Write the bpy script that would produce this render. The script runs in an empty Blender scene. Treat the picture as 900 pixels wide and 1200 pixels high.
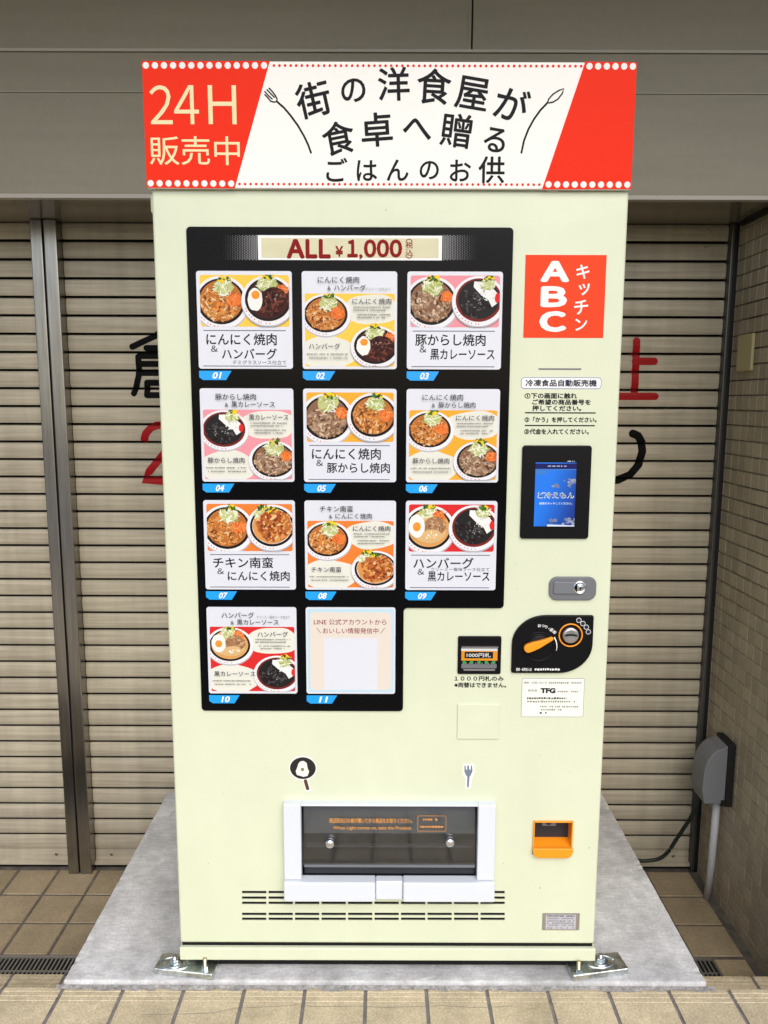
import bpy, bmesh, math, random
from mathutils import Vector, Matrix, Euler
random.seed(7)
rad = math.radians
S = bpy.context.scene
COL = S.collection

# ------------------------------------------------------------------ camera, sky, sun, exposure
CAM_Z = 1.425
PITCH, ROLL = 8.22, 0.17
R = (Euler((rad(90 - PITCH), 0, 0)).to_matrix() @ Matrix.Rotation(rad(ROLL), 3, 'Z'))
cd = bpy.data.cameras.new('camera'); cam = bpy.data.objects.new('camera', cd); COL.objects.link(cam)
cam.matrix_world = Matrix.Translation((0, 0, CAM_Z)) @ R.to_4x4()
cd.sensor_fit = 'HORIZONTAL'; cd.sensor_width = 36; cd.lens = 36; cd.clip_start = .02; cd.clip_end = 500
S.camera = cam
w = bpy.data.worlds.new('World'); S.world = w; w.use_nodes = True
SUN_EL, SUN_AZ = 42, 170            # azimuth from +Y clockwise: behind the camera, a little to the right
sky = w.node_tree.nodes.new('ShaderNodeTexSky'); sky.sky_type = 'NISHITA'; sky.sun_disc = False
sky.sun_elevation = rad(SUN_EL); sky.sun_rotation = rad(SUN_AZ); sky.air_density = 1.0; sky.dust_density = 2.6; sky.ozone_density = 1.0
w.node_tree.links.new(sky.outputs[0], w.node_tree.nodes['Background'].inputs[0])
w.node_tree.nodes['Background'].inputs[1].default_value = .14
sl = bpy.data.lights.new('sun', 'SUN'); sl.energy = 1.2; sl.angle = rad(60); sl.color = (1, .985, .95)
sun = bpy.data.objects.new('sun', sl); COL.objects.link(sun)
sd = Vector((math.sin(rad(SUN_AZ)) * math.cos(rad(SUN_EL)), math.cos(rad(SUN_AZ)) * math.cos(rad(SUN_EL)), math.sin(rad(SUN_EL))))
sun.rotation_euler = sd.to_track_quat('Z', 'Y').to_euler(); sun.location = sd * 20
S.view_settings.view_transform = 'Standard'; S.view_settings.look = 'None'
S.view_settings.gamma = 1; S.view_settings.exposure = 0.50; S.view_settings.use_curve_mapping = False

# ------------------------------------------------------------------ measuring: photo pixels onto real planes
def ray(px, py):
    return R @ Vector(((px - 450) / 900, -(py - 600) / 900, -1))
def onY(px, py, y):
    d = ray(px, py); t = y / d.y
    return Vector((d.x * t, y, CAM_Z + d.z * t))
def onZ(px, py, z):
    d = ray(px, py); t = (z - CAM_Z) / d.z
    return Vector((d.x * t, d.y * t, z))
FY = 1.73                      # plane of the machine's door
def F(px, py, y=FY):
    p = onY(px, py, y); return (p.x, p.z)
PX = .00192                    # one photo pixel on the door, metres

# ------------------------------------------------------------------ materials
MATS = {}
def mat(name, col, rough=.5, metal=0, noise=None, bump=None, coat=0, spec=.3, island=0, emit=None, stain=None, gen=None):
    if name in MATS: return MATS[name]
    m = bpy.data.materials.new(name); m.use_nodes = True; nt = m.node_tree; N = nt.nodes; L = nt.links
    b = N['Principled BSDF']; c4 = (*col, 1)
    b.inputs['Base Color'].default_value = c4; b.inputs['Roughness'].default_value = rough
    b.inputs['Metallic'].default_value = metal; b.inputs['Coat Weight'].default_value = coat
    b.inputs['Specular IOR Level'].default_value = spec
    out = None
    def mixmul(prev, fac, lo, hi):
        mr = N.new('ShaderNodeMapRange'); L.new(fac, mr.inputs[0]); mr.inputs[3].default_value = lo; mr.inputs[4].default_value = hi
        mx = N.new('ShaderNodeMix'); mx.data_type = 'RGBA'; mx.blend_type = 'MULTIPLY'; mx.inputs[0].default_value = 1
        if prev is None: mx.inputs[6].default_value = c4
        else: L.new(prev, mx.inputs[6])
        L.new(mr.outputs[0], mx.inputs[7]); return mx.outputs[2]
    geo = None
    if noise or stain or bump:
        geo = N.new('ShaderNodeNewGeometry')
    for nz in ([noise] if noise else []) + (stain or []):
        sc, amt = nz[0], nz[1]
        t = N.new('ShaderNodeTexNoise'); t.inputs['Scale'].default_value = sc; t.inputs['Detail'].default_value = 6
        src = geo.outputs['Position']
        if len(nz) > 2:
            mp = N.new('ShaderNodeMapping'); mp.inputs['Scale'].default_value = nz[2]; L.new(src, mp.inputs[0]); src = mp.outputs[0]
        L.new(src, t.inputs['Vector'])
        cr = N.new('ShaderNodeMapRange'); L.new(t.outputs[0], cr.inputs[0]); cr.inputs[1].default_value = .3; cr.inputs[2].default_value = .7
        out = mixmul(out, cr.outputs[0], 1 - amt, 1 + amt)
    if island:
        g2 = N.new('ShaderNodeNewGeometry'); out = mixmul(out, g2.outputs['Random Per Island'], 1 - island, 1 + island)
    if out is not None: L.new(out, b.inputs['Base Color'])
    if bump:
        t = N.new('ShaderNodeTexNoise'); t.inputs['Scale'].default_value = bump[0]; t.inputs['Detail'].default_value = 5
        L.new(geo.outputs['Position'], t.inputs['Vector'])
        bp = N.new('ShaderNodeBump'); bp.inputs['Strength'].default_value = bump[1]; bp.inputs['Distance'].default_value = .002
        L.new(t.outputs[0], bp.inputs['Height']); L.new(bp.outputs[0], b.inputs['Normal'])
    if emit:
        b.inputs['Base Color'].default_value = (.005, .005, .006, 1)
        b.inputs['Emission Color'].default_value = (*col, 1); b.inputs['Emission Strength'].default_value = emit
    MATS[name] = m; return m
def srgb(r, g, b):
    f = lambda v: (v / 255 / 12.92) if v / 255 <= .04045 else ((v / 255 + .055) / 1.055) ** 2.4
    return (f(r), f(g), f(b))

cream = mat('cream_paint', (.625, .668, .50), .30, noise=(2.2, .03), stain=[(18, .012), (3, .02, (3, 1, .5))], coat=.25)
creamdark = mat('cream_paint_side', (.72, .74, .55), .4)
white = mat('white_print', (.80, .80, .78), .55, spec=.12)
signwhite = mat('sign_white', (.85, .85, .81), .55, spec=.12)
cardwhite = mat('card_white', (.635, .655, .715), .35, coat=.3)
red = mat('print_red', (.78, .026, .006), .55, spec=.12)
orangered = mat('sticker_red', (.78, .060, .018), .55, spec=.12, noise=(9, .03))
palecream = mat('print_cream', (.80, .70, .40), .55, spec=.12)
pricecream = mat('price_cream', (.60, .57, .38), .4, noise=(30, .05))
darkred = mat('print_dark_red', (.22, .006, .008), .55, spec=.12)
ink = mat('print_black', (.008, .008, .010), .55, spec=.12)
navy = mat('print_navy', (.015, .018, .05), .5)
greyink = mat('print_grey', (.22, .21, .19), .6)
greyline = mat('print_grey_line', (.12, .12, .17), .6)
blackgloss = mat('black_acrylic', (.003, .003, .0035), .16, spec=.10)
blackplast = mat('black_plastic', (.005, .005, .006), .35, spec=.15)
blacksatin = mat('black_rubber', (.012, .012, .012), .55)
halftone = mat('halftone_grey', (.20, .20, .21), .5)
blue = mat('tag_blue', (.012, .32, .80), .35)
bluetrim = mat('print_blue', (.10, .14, .45), .5)
orange = mat('orange_plastic', (.88, .30, .012), .32, coat=.3)
silver = mat('brushed_silver', (.62, .62, .64), .28, 1)
chrome = mat('chrome', (.75, .75, .77), .12, 1)
greyplast = mat('grey_lock_plastic', (.15, .155, .17), .35, coat=.2)
dispwhite = mat('white_plastic', (.65, .69, .745), .3, coat=.35)
darkgrey = mat('dark_grey_plastic', (.022, .025, .032), .35)
midgrey = mat('mid_grey_plastic', (.16, .17, .19), .35)
zinc = mat('zinc_plate', (.66, .71, .72), .30, 1, noise=(55, .45), bump=(60, .4))
brass = mat('stud_zinc_yellow', (.60, .52, .34), .35, 1)
concrete = mat('concrete', (.50, .50, .505), .8, noise=(3.5, .16), stain=[(28, .14), (140, .12), (6, .20, (1.0, .35, 1)), (60, .10, (.5, 2, 1))], bump=(120, .5))
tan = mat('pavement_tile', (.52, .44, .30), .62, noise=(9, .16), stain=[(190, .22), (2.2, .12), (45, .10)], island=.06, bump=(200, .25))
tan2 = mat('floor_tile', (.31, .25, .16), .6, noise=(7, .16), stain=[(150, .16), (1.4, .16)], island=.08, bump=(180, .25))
grout = mat('grout', (.22, .20, .19), .9, noise=(40, .25))
wallgrout = mat('wall_grout', (.28, .255, .215), .9, noise=(2.0, .8), stain=[(30, .25)])
walltile = mat('wall_tile', (.34, .29, .21), .42, noise=(3, .14), island=.13, stain=[(90, .06)])
shutterm = mat('shutter_paint', (.385, .345, .262), .45, noise=(2.0, .10), stain=[(8, .16, (.35, 1, 9)), (60, .08, (.1, 1, 3)), (5, .10, (4, 1, .3))])
fasciam = mat('fascia_paint', (.262, .243, .182), .5, noise=(1.3, .05), stain=[(45, .03), (7, .04, (.3, 1, 4))], spec=.4)
lipm = mat('fascia_edge', (.42, .39, .34), .35)
soffitm = mat('soffit_metal', (.30, .265, .20), .16, .55, noise=(3, .06))
steel = mat('stainless_rail', (.31, .30, .28), .26, 1, noise=(5, .15, (1, 1, .6)), stain=[(90, .15, (1, 1, .05))])
blackrail = mat('dark_rail', (.020, .019, .018), .35, .3)
conduitm = mat('conduit_grey', (.45, .46, .48), .4)
hoodm = mat('hood_grey', (.17, .175, .19), .45)
platem = mat('ivory_plate', (.42, .37, .20), .45)
cordm = mat('cord_black', (.012, .020, .016), .5)
gratem = mat('grate_steel', (.30, .29, .27), .45, .6)
dark = mat('dark_void', (.006, .006, .006), .9)  # near black for voids, and for painted shade in grooves and gaps
asphalt = mat('asphalt', (.055, .055, .055), .9, noise=(20, .2), bump=(150, .4))
letterblack = mat('paint_black', (.006, .006, .006), .6, spec=.04)
letterred = mat('paint_red', (.30, .006, .008), .45, spec=.12)
scr_blue = mat('screen_blue', (.004, .07, .50), .3, emit=.75)
_n = scr_blue.node_tree.nodes; _l = scr_blue.node_tree.links
_tc = _n.new('ShaderNodeTexCoord'); _mp = _n.new('ShaderNodeMapping'); _mp.inputs['Rotation'].default_value = (0, rad(-28), 0); _gr = _n.new('ShaderNodeTexGradient'); _cr = _n.new('ShaderNodeValToRGB')
_l.new(_tc.outputs['Generated'], _mp.inputs[0]); _l.new(_mp.outputs[0], _gr.inputs[0]); _l.new(_gr.outputs[0], _cr.inputs[0]); _l.new(_cr.outputs[0], _n['Principled BSDF'].inputs['Emission Color'])
_cr.color_ramp.elements[0].color = (.012, .20, .86, 1); _cr.color_ramp.elements[1].color = (.002, .035, .28, 1); _cr.color_ramp.elements[1].position = .75
scr_light = mat('screen_light_blue', (.06, .26, .75), .3, emit=.6)
scr_navy = mat('screen_navy', (.002, .004, .17), .3, emit=.5)
scr_white = mat('screen_white', (.70, .76, .90), .3, emit=.85)
scr_cloud = mat('screen_cloud', (.22, .27, .45), .3, emit=.6)
scr_cloud2 = mat('screen_cloud_bright', (.40, .44, .58), .3, emit=.6)
led_orange = mat('led_orange', (.95, .36, .02), .3, emit=.65)
led_green = mat('led_green', (.05, .50, .10), .3, emit=.6)
led_white = mat('led_white', (.85, .85, .80), .3, emit=.65)
amberprint = mat('amber_print', (.62, .29, .07), .5)
glassm = bpy.data.materials.new('smoked_clear_flap'); glassm.use_nodes = True
_n = glassm.node_tree.nodes; _l = glassm.node_tree.links; _n.remove(_n['Principled BSDF'])
_t = _n.new('ShaderNodeBsdfTransparent'); _t.inputs[0].default_value = (.80, .82, .84, 1)
_g = _n.new('ShaderNodeBsdfGlossy'); _g.inputs['Roughness'].default_value = .05
_f = _n.new('ShaderNodeFresnel'); _f.inputs[0].default_value = 1.8; _x = _n.new('ShaderNodeMixShader')
_l.new(_f.outputs[0], _x.inputs[0]); _l.new(_t.outputs[0], _x.inputs[1]); _l.new(_g.outputs[0], _x.inputs[2]); _l.new(_x.outputs[0], _n['Material Output'].inputs[0])
# food print inks
def fm(n, *c): return mat('food_' + n, c, .45, spec=.15)
FOOD = dict(
    plate=fm('plate', .72, .72, .74), rim=fm('rim', .010, .008, .008), shadow=fm('plate_edge', .42, .42, .46), redring=fm('red_ring', .16, .015, .012),
    o1=fm('soy_brown', .42, .14, .03), o2=fm('amber', .62, .28, .08), o3=fm('deep_brown', .15, .04, .012), o4=fm('pale_onion', .72, .50, .26), o5=fm('orange_oil', .68, .22, .03),
    c1=fm('carrot', .72, .17, .03), c2=fm('carrot_dark', .50, .09, .015), c3=fm('carrot_light', .78, .30, .10),
    g1=fm('cabbage', .46, .49, .20), g2=fm('cabbage_pale', .74, .76, .56), g3=fm('cabbage_green', .27, .35, .08), g4=fm('herb', .05, .14, .02), g5=fm('yellow_garnish', .75, .52, .02), g6=fm('herb_dark', .02, .05, .01),
    p1=fm('pork_brown', .22, .11, .06), p2=fm('pork_tan', .42, .27, .16), p3=fm('pork_dark', .08, .035, .02), p4=fm('pork_pale', .58, .43, .30), p5=fm('pork_grey', .28, .19, .13),
    d1=fm('demi', .045, .010, .007), d2=fm('demi_light', .14, .035, .02), d3=fm('demi_gloss', .42, .30, .26), d4=fm('demi_dark', .015, .004, .004),
    k1=fm('black_curry', .014, .013, .014), k2=fm('black_curry_light', .06, .055, .055), k3=fm('black_curry_gloss', .30, .30, .31),
    rice=fm('rice', .74, .74, .72), rice2=fm('rice_shade', .55, .56, .56), egg=fm('egg_white', .76, .75, .70), yolk=fm('yolk', .82, .26, .02), eggs=fm('egg_shade', .58, .55, .46), redp=fm('pickle', .62, .02, .02),
    h1=fm('chicken', .42, .13, .03), h2=fm('chicken_light', .62, .27, .07), h3=fm('chicken_dark', .17, .035, .012), h4=fm('chicken_gloss', .72, .46, .22), h5=fm('chicken_red', .34, .06, .015),
    m1=fm('cream_sauce', .62, .40, .18), m2=fm('patty', .33, .17, .08), m3=fm('patty_light', .52, .33, .18), m4=fm('patty_dark', .20, .09, .04), m5=fm('sauce_orange', .62, .30, .09))
BG = dict(yellow=fm('bg_yellow', .82, .52, .07), pink=fm('bg_pink', .72, .27, .31), amber=fm('bg_amber', .78, .36, .03), orange=fm('bg_orange', .74, .19, .03),
          red=fm('bg_red', .60, .022, .022), balloon=fm('bg_balloon', .68, .68, .60), sky=fm('bg_sky', .45, .62, .72), beige=fm('bg_beige', .66, .60, .53))

# ------------------------------------------------------------------ mesh collector
TXT = {}
def glyphs(s, bold=0.0, res=3):
    k = (s, bold, res)
    if k not in TXT:
        c = bpy.data.curves.new('t', 'FONT'); c.body = s; c.size = 1; c.offset = bold; c.resolution_u = res; c.fill_mode = 'FRONT'; c.dimensions = '2D'
        o = bpy.data.objects.new('t', c); COL.objects.link(o)
        dg = bpy.context.evaluated_depsgraph_get(); dg.update()
        me = bpy.data.meshes.new_from_object(o.evaluated_get(dg))
        vs = [(v.co.x, v.co.y) for v in me.vertices]; fs = [tuple(p.vertices) for p in me.polygons]
        bpy.data.objects.remove(o); bpy.data.curves.remove(c); bpy.data.meshes.remove(me)
        x0 = min(v[0] for v in vs); x1 = max(v[0] for v in vs); y0 = min(v[1] for v in vs); y1 = max(v[1] for v in vs)
        TXT[k] = (vs, fs, (x0, y0, x1, y1))
    return TXT[k]

def ring(b):
    return [(0, 0)] + ([(b * math.cos(rad(a)), b * math.sin(rad(a))) for a in range(0, 360, 45)] if b > 0 else [])

class MB:
    def __init__(s): s.bm = bmesh.new(); s.mats = []
    def mi(s, m):
        if m not in s.mats: s.mats.append(m)
        return s.mats.index(m)
    def face(s, pts, m):
        f = s.bm.faces.new([s.bm.verts.new(p) for p in pts]); f.material_index = s.mi(m); return f
    def mesh(s, vs, fs, m, smooth=False):
        bv = [s.bm.verts.new(v) for v in vs]; i = s.mi(m)
        for q in fs:
            try:
                f = s.bm.faces.new([bv[j] for j in q]); f.material_index = i; f.smooth = smooth
            except ValueError: pass
    def box(s, x0, x1, y0, y1, z0, z1, m):
        v = [(x, y, z) for x in (x0, x1) for y in (y0, y1) for z in (z0, z1)]
        s.mesh(v, [(0, 1, 3, 2), (4, 6, 7, 5), (0, 4, 5, 1), (2, 3, 7, 6), (0, 2, 6, 4), (1, 5, 7, 3)], m)
    def flat(s, pts, y, m):                       # a flat print on a plane y = const
        s.face([(p[0], y, p[1]) for p in pts], m)
    def prism(s, pts, y0, y1, m):                 # outline in x,z from front y0 to back y1
        n = len(pts)
        v = [(p[0], y0, p[1]) for p in pts] + [(p[0], y1, p[1]) for p in pts]
        s.mesh(v, [tuple(range(n)), tuple(range(2 * n - 1, n - 1, -1))] + [(i, i + n, (i + 1) % n + n, (i + 1) % n) for i in range(n)], m)
    def tube(s, pts, r, m, n=12):
        pts = [Vector(p) for p in pts]; vs = []; fs = []
        for i, p in enumerate(pts):
            t = (pts[min(i + 1, len(pts) - 1)] - pts[max(i - 1, 0)]).normalized()
            a = t.cross(Vector((0, 0, 1)) if abs(t.z) < .9 else Vector((1, 0, 0))).normalized(); b = t.cross(a)
            vs += [p + a * r * math.cos(2 * math.pi * k / n) + b * r * math.sin(2 * math.pi * k / n) for k in range(n)]
        for i in range(len(pts) - 1):
            fs += [(i * n + k, i * n + (k + 1) % n, (i + 1) * n + (k + 1) % n, (i + 1) * n + k) for k in range(n)]
        fs += [tuple(range(n - 1, -1, -1)), tuple(range((len(pts) - 1) * n, len(pts) * n))]
        s.mesh(vs, fs, m, True)
    def lathe(s, c, axis, prof, m, n=32, caps=True):         # prof: (radius, distance along axis)
        c = Vector(c); ax = Vector(axis).normalized()
        a = ax.cross(Vector((0, 0, 1)) if abs(ax.z) < .9 else Vector((1, 0, 0))).normalized(); b = ax.cross(a)
        vs = []; fs = []
        for r, h in prof:
            vs += [c + ax * h + a * r * math.cos(2 * math.pi * k / n) + b * r * math.sin(2 * math.pi * k / n) for k in range(n)]
        for i in range(len(prof) - 1):
            fs += [(i * n + k, i * n + (k + 1) % n, (i + 1) * n + (k + 1) % n, (i + 1) * n + k) for k in range(n)]
        if caps: fs += [tuple(range(n)), tuple(range((len(prof) - 1) * n, len(prof) * n))]
        s.mesh(vs, fs, m, n > 8)
    def text(s, t, x0, z0, x1, z1, y, m, bold=0., shear=0., res=3, yoff=None):
        """fit a line of writing to a rectangle on the plane y"""
        cjk = any(ord(ch) > 0x2E80 for ch in t)
        vs, fs, bb = glyphs(t, 0 if cjk else bold, res)
        sx = (x1 - x0) / (bb[2] - bb[0]); sz = (z1 - z0) / max(bb[3] - bb[1], 1e-6)
        for k, (ox, oz) in enumerate(ring(bold) if cjk else [(0, 0)]):
            s.mesh([(x0 + (v[0] + ox - bb[0]) * sx + shear * (v[1] - bb[1]) * sz, y - k * 8e-6, z0 + (v[1] + oz - bb[1]) * sz) for v in vs], fs, m)
    def ptext(s, t, px0, py0, px1, py1, y, m, plane=FY, **k):
        a = F(px0, py0, plane); b = F(px1, py1, plane); c = F(px0, py1, plane); d = F(px1, py0, plane)
        s.text(t, (a[0] + c[0]) / 2, (b[1] + c[1]) / 2, (b[0] + d[0]) / 2, (a[1] + d[1]) / 2, y, m, **k)
    def char(s, t, px, py, size, ang, y, m, plane=FY, bold=0.):
        vs, fs, bb = glyphs(t, 0, 4); cx = (bb[0] + bb[2]) / 2; cy = (bb[1] + bb[3]) / 2
        c = F(px, py, plane); sc = size * PX * .985 / .92; ca, sa = math.cos(rad(ang)), math.sin(rad(ang))
        for k, (ox, oz) in enumerate(ring(bold)):
            s.mesh([(c[0] + sc * ((v[0] + ox - cx) * ca - (v[1] + oz - cy) * sa), y - k * 8e-6, c[1] + sc * ((v[0] + ox - cx) * sa + (v[1] + oz - cy) * ca)) for v in vs], fs, m)
    def stroke(s, pts, wd, y, m, w1=None):
        P = [Vector(p) for p in pts]; n = len(P); Lf = []; Rt = []
        w1 = wd if w1 is None else w1
        for i, p in enumerate(P):
            t = (P[min(i + 1, n - 1)] - P[max(i - 1, 0)]).normalized(); nn = Vector((-t.y, t.x)); h = (wd + (w1 - wd) * i / (n - 1)) / 2
            Lf.append(p + nn * h); Rt.append(p - nn * h)
        def cap(c, t, h):
            nn = Vector((-t.y, t.x)); return [c + nn * h * math.cos(a) + t * h * math.sin(a) for a in [math.pi * k / 8 for k in range(1, 8)]]
        o = Lf + cap(P[-1], (P[-1] - P[-2]).normalized(), w1 / 2) + Rt[::-1] + cap(P[0], (P[0] - P[1]).normalized(), wd / 2)
        s.flat(o, y, m)
    def build(s, name, parent=None, bevel=0, seg=2, smooth=False, normals=False):
        bm = s.bm
        if normals: bmesh.ops.recalc_face_normals(bm, faces=bm.faces)
        co = [v.co for v in bm.verts]
        lo = Vector([min(c[i] for c in co) for i in range(3)]); hi = Vector([max(c[i] for c in co) for i in range(3)])
        c = (lo + hi) / 2
        if parent is None: c.z = lo.z
        bmesh.ops.translate(bm, vec=-c, verts=bm.verts)
        me = bpy.data.meshes.new(name); bm.to_mesh(me); bm.free()
        for m in s.mats: me.materials.append(m)
        o = bpy.data.objects.new(name, me); COL.objects.link(o)
        WL[o] = c
        if parent is not None:
            o.parent = parent; o.location = c - WL[parent]
        else: o.location = c
        if bevel:
            b = o.modifiers.new('bevel', 'BEVEL'); b.width = bevel; b.segments = seg; b.limit_method = 'ANGLE'; b.angle_limit = rad(35)
            b.harden_normals = False
        return o
WL = {}
def tag(o, label, cat, group=None, kind=None):
    if label: o['label'] = label
    if cat: o['category'] = cat
    if group: o['group'] = group
    if kind: o['kind'] = kind
    return o
def empty(name, loc):
    o = bpy.data.objects.new(name, None); COL.objects.link(o); o.location = loc; o.empty_display_size = .1; WL[o] = Vector(loc); return o
def rrect(x0, z0, x1, z1, r, n=5):
    o = []
    for cx, cz, a0 in ((x1 - r, z1 - r, 0), (x0 + r, z1 - r, 90), (x0 + r, z0 + r, 180), (x1 - r, z0 + r, 270)):
        o += [(cx + r * math.cos(rad(a0 + 90 * k / n)), cz + r * math.sin(rad(a0 + 90 * k / n))) for k in range(n + 1)]
    return o
def prect(px0, py0, px1, py1, plane=FY):
    a = F(px0, py0, plane); b = F(px1, py1, plane); c = F(px0, py1, plane); d = F(px1, py0, plane)
    return ((a[0] + c[0]) / 2, (b[1] + c[1]) / 2, (b[0] + d[0]) / 2, (a[1] + d[1]) / 2)      # x0 z0 x1 z1
def qrect(tl, tr, br, bl, plane=FY):
    a, b, c, d = [F(*p, plane) for p in (tl, tr, br, bl)]
    return ((a[0] + d[0]) / 2, (c[1] + d[1]) / 2, (b[0] + c[0]) / 2, (a[1] + b[1]) / 2)
def ell(cx, cz, rx, rz, n=36, a0=0, jit=0):
    return [(cx + rx * math.cos(2 * math.pi * k / n + a0) * (1 + random.uniform(-jit, jit)), cz + rz * math.sin(2 * math.pi * k / n + a0) * (1 + random.uniform(-jit, jit))) for k in range(n)]
def clip(poly, x0, z0, x1, z1):
    for ax, v, sg in ((0, x0, 1), (0, x1, -1), (1, z0, 1), (1, z1, -1)):
        out = []
        for i in range(len(poly)):
            p, q = poly[i], poly[(i + 1) % len(poly)]
            ip = (p[ax] - v) * sg >= 0; iq = (q[ax] - v) * sg >= 0
            if ip: out.append(p)
            if ip != iq:
                t = (v - p[ax]) / (q[ax] - p[ax]); out.append((p[0] + (q[0] - p[0]) * t, p[1] + (q[1] - p[1]) * t))
        poly = out
        if len(poly) < 3: return []
    return poly

# ------------------------------------------------------------------ ground: pavement, two steps down, sunken floor
EDGE = 1.70; FLOOR_Z = -.35; STEP_Z = -.17; TP = .148
WALLX = 1.20; SHY = 2.73
def tile(mb, x0, x1, y0, y1, z, m, g=.0045, c=.0022):
    x0 += g; x1 -= g; y0 += g; y1 -= g; d = .003
    dz = [random.uniform(-.0004, .0004) for _ in range(4)]
    lo = [(x0, y0, z - d), (x1, y0, z - d), (x1, y1, z - d), (x0, y1, z - d)]
    hi = [(x0 + c, y0 + c, z + dz[0]), (x1 - c, y0 + c, z + dz[1]), (x1 - c, y1 - c, z + dz[2]), (x0 + c, y1 - c, z + dz[3])]
    mb.mesh(lo + hi, [(4, 5, 6, 7), (0, 1, 5, 4), (1, 2, 6, 5), (2, 3, 7, 6), (3, 0, 4, 7)], m)
def nosing(mb, x0, x1, y0, y1, z, m, g=.0045):
    """grooved edge tile: three grooves along its far edge, rounded nose"""
    x0 += g; x1 -= g
    pr = [(y0 + g, z - .003), (y0 + g + .002, z)]
    for k in range(3):
        yc = y1 - .046 + k * .0145
        pr += [(yc - .0022, z), (yc - .001, z - .0016), (yc + .001, z - .0016), (yc + .0022, z)]
    pr += [(y1 - .004, z), (y1 - .001, z - .0012), (y1, z - .004), (y1, z - .02)]
    for (a, b) in zip(pr[:-1], pr[1:]):
        mb.face([(x0, a[0], a[1]), (x1, a[0], a[1]), (x1, b[0], b[1]), (x0, b[0], b[1])], m)
x_ph = onZ(73.3, 1160, 0).x
b = MB()
b.box(-9, 9, -6, EDGE - .004, -.12, -.0032, grout)
nx = int(5.2 / TP)
for i in range(-nx, nx):
    xa = x_ph + i * TP
    nosing(b, xa, xa + TP, EDGE - TP, EDGE, 0, tan)
    for k in range(1, 12): tile(b, xa, xa + TP, EDGE - TP * (k + 1), EDGE - TP * k, 0, tan)
# long hairline crack across the front tiles
cp = [onZ(x, y, .0006) for x, y in ((170, 1189), (215, 1188), (250, 1187), (275, 1181.5), (330, 1179), (352, 1176.5), (365, 1179.5), (420, 1179), (452, 1180.5), (520, 1178.5), (560, 1181), (600, 1179))]
for p, q in zip(cp[:-1], cp[1:]):
    n = Vector((-(q - p).y, (q - p).x, 0)).normalized() * .0006
    b.face([p - n, q - n, q + n, p + n], greyink)
tag(b.build('pavement'), 'buff pavement tiles with grooved nosing edge in front of the machine', 'pavement', kind='structure')
b = MB(); b.box(-60, 60, -80, -6, -.25, -.12, asphalt)
tag(b.build('road'), 'grey asphalt road behind the camera', 'road', kind='structure')
b = MB(); b.box(-200, 200, -200, 200, -.62, -.50, asphalt)
tag(b.build('ground'), 'dark ground reaching to the horizon', 'ground', kind='structure')
b = MB()
S2 = 1.95
b.box(-9, WALLX, EDGE, S2 - .004, -.5, STEP_Z - .0032, grout)
for i in range(-nx, nx):
    xa = x_ph + i * TP + .04
    if xa + TP > WALLX: break
    nosing(b, xa, xa + TP, S2 - TP, S2, STEP_Z, tan); tile(b, xa, xa + TP, EDGE, S2 - TP, STEP_Z, tan)
tag(b.build('step'), 'buff tiled step down from the pavement with grooved nosing', 'step', kind='structure')
b = MB()
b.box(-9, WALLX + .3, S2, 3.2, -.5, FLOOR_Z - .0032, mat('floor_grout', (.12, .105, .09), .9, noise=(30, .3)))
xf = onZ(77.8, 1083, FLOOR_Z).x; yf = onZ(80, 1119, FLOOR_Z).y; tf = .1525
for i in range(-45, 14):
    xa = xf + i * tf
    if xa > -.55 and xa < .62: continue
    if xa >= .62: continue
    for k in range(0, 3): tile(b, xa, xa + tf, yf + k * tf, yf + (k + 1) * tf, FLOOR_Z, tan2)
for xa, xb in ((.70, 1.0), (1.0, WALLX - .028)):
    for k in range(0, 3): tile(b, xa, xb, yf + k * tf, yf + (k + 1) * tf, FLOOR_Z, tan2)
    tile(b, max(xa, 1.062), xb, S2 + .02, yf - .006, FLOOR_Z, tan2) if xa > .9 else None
tag(b.build('floor'), 'sunken buff tiled floor in front of the shutters', 'floor', kind='structure')

b = MB(); xs = [-.80 + 1.615 * k / 90 for k in range(91)]; ys_ = [1.688 + random.uniform(-.004, .005) for _ in xs]
mort = mat('mortar', (.30, .29, .28), .95, noise=(60, .35), stain=[(220, .3)], bump=(260, .8))
for k in range(90):
    b.mesh([(xs[k], ys_[k], .0012), (xs[k + 1], ys_[k + 1], .0012), (xs[k + 1], 1.701, .004), (xs[k], 1.701, .004)], [(0, 1, 2, 3)], mort)
tag(b.build('mortar_joint'), 'rough grey mortar joint along the front foot of the plinth', 'mortar joint', kind='structure')
def grate(x0, x1, label):
    g = MB(); y0, y1 = yf - .14, yf - .006; z = FLOOR_Z + .003
    g.box(x0, x1, y1 - .010, y1, z - .018, z, gratem); g.box(x0, x1, y0, y0 + .010, z - .018, z, gratem)
    g.box(x0, x1, y0 + .011, y1 - .011, z - .0055, z - .0045, dark)
    x = x0 + .006
    while x < x1 - .004:
        g.mesh([(x + dx, yy, zz) for dx in (0, .0045) for yy in (y0 + .0105, y1 - .0105) for zz in (z - .004, z - .0008)],
               [(0, 1, 3, 2), (4, 6, 7, 5), (0, 4, 5, 1), (2, 3, 7, 6), (1, 5, 7, 3)], gratem)
        x += .0135
    g.box(x0 + .005, x1 - .005, (y0 + y1) / 2 - .003, (y0 + y1) / 2 + .003, z - .0042, z - .0015, gratem)
    return tag(g.build('drain_grate'), label, 'drain grate', 'drain grates at the foot of the step')
grate(-3.2, -.80, 'long slotted metal drain grate at the foot of the step, beside the bare shutter')
grate(.82, 1.058, 'short slotted metal drain grate between the concrete plinth and tiled wall')

# ------------------------------------------------------------------ concrete plinth
b = MB(); b.box(-.785, .797, 1.702, 2.62, -.349, .015, concrete)
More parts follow.
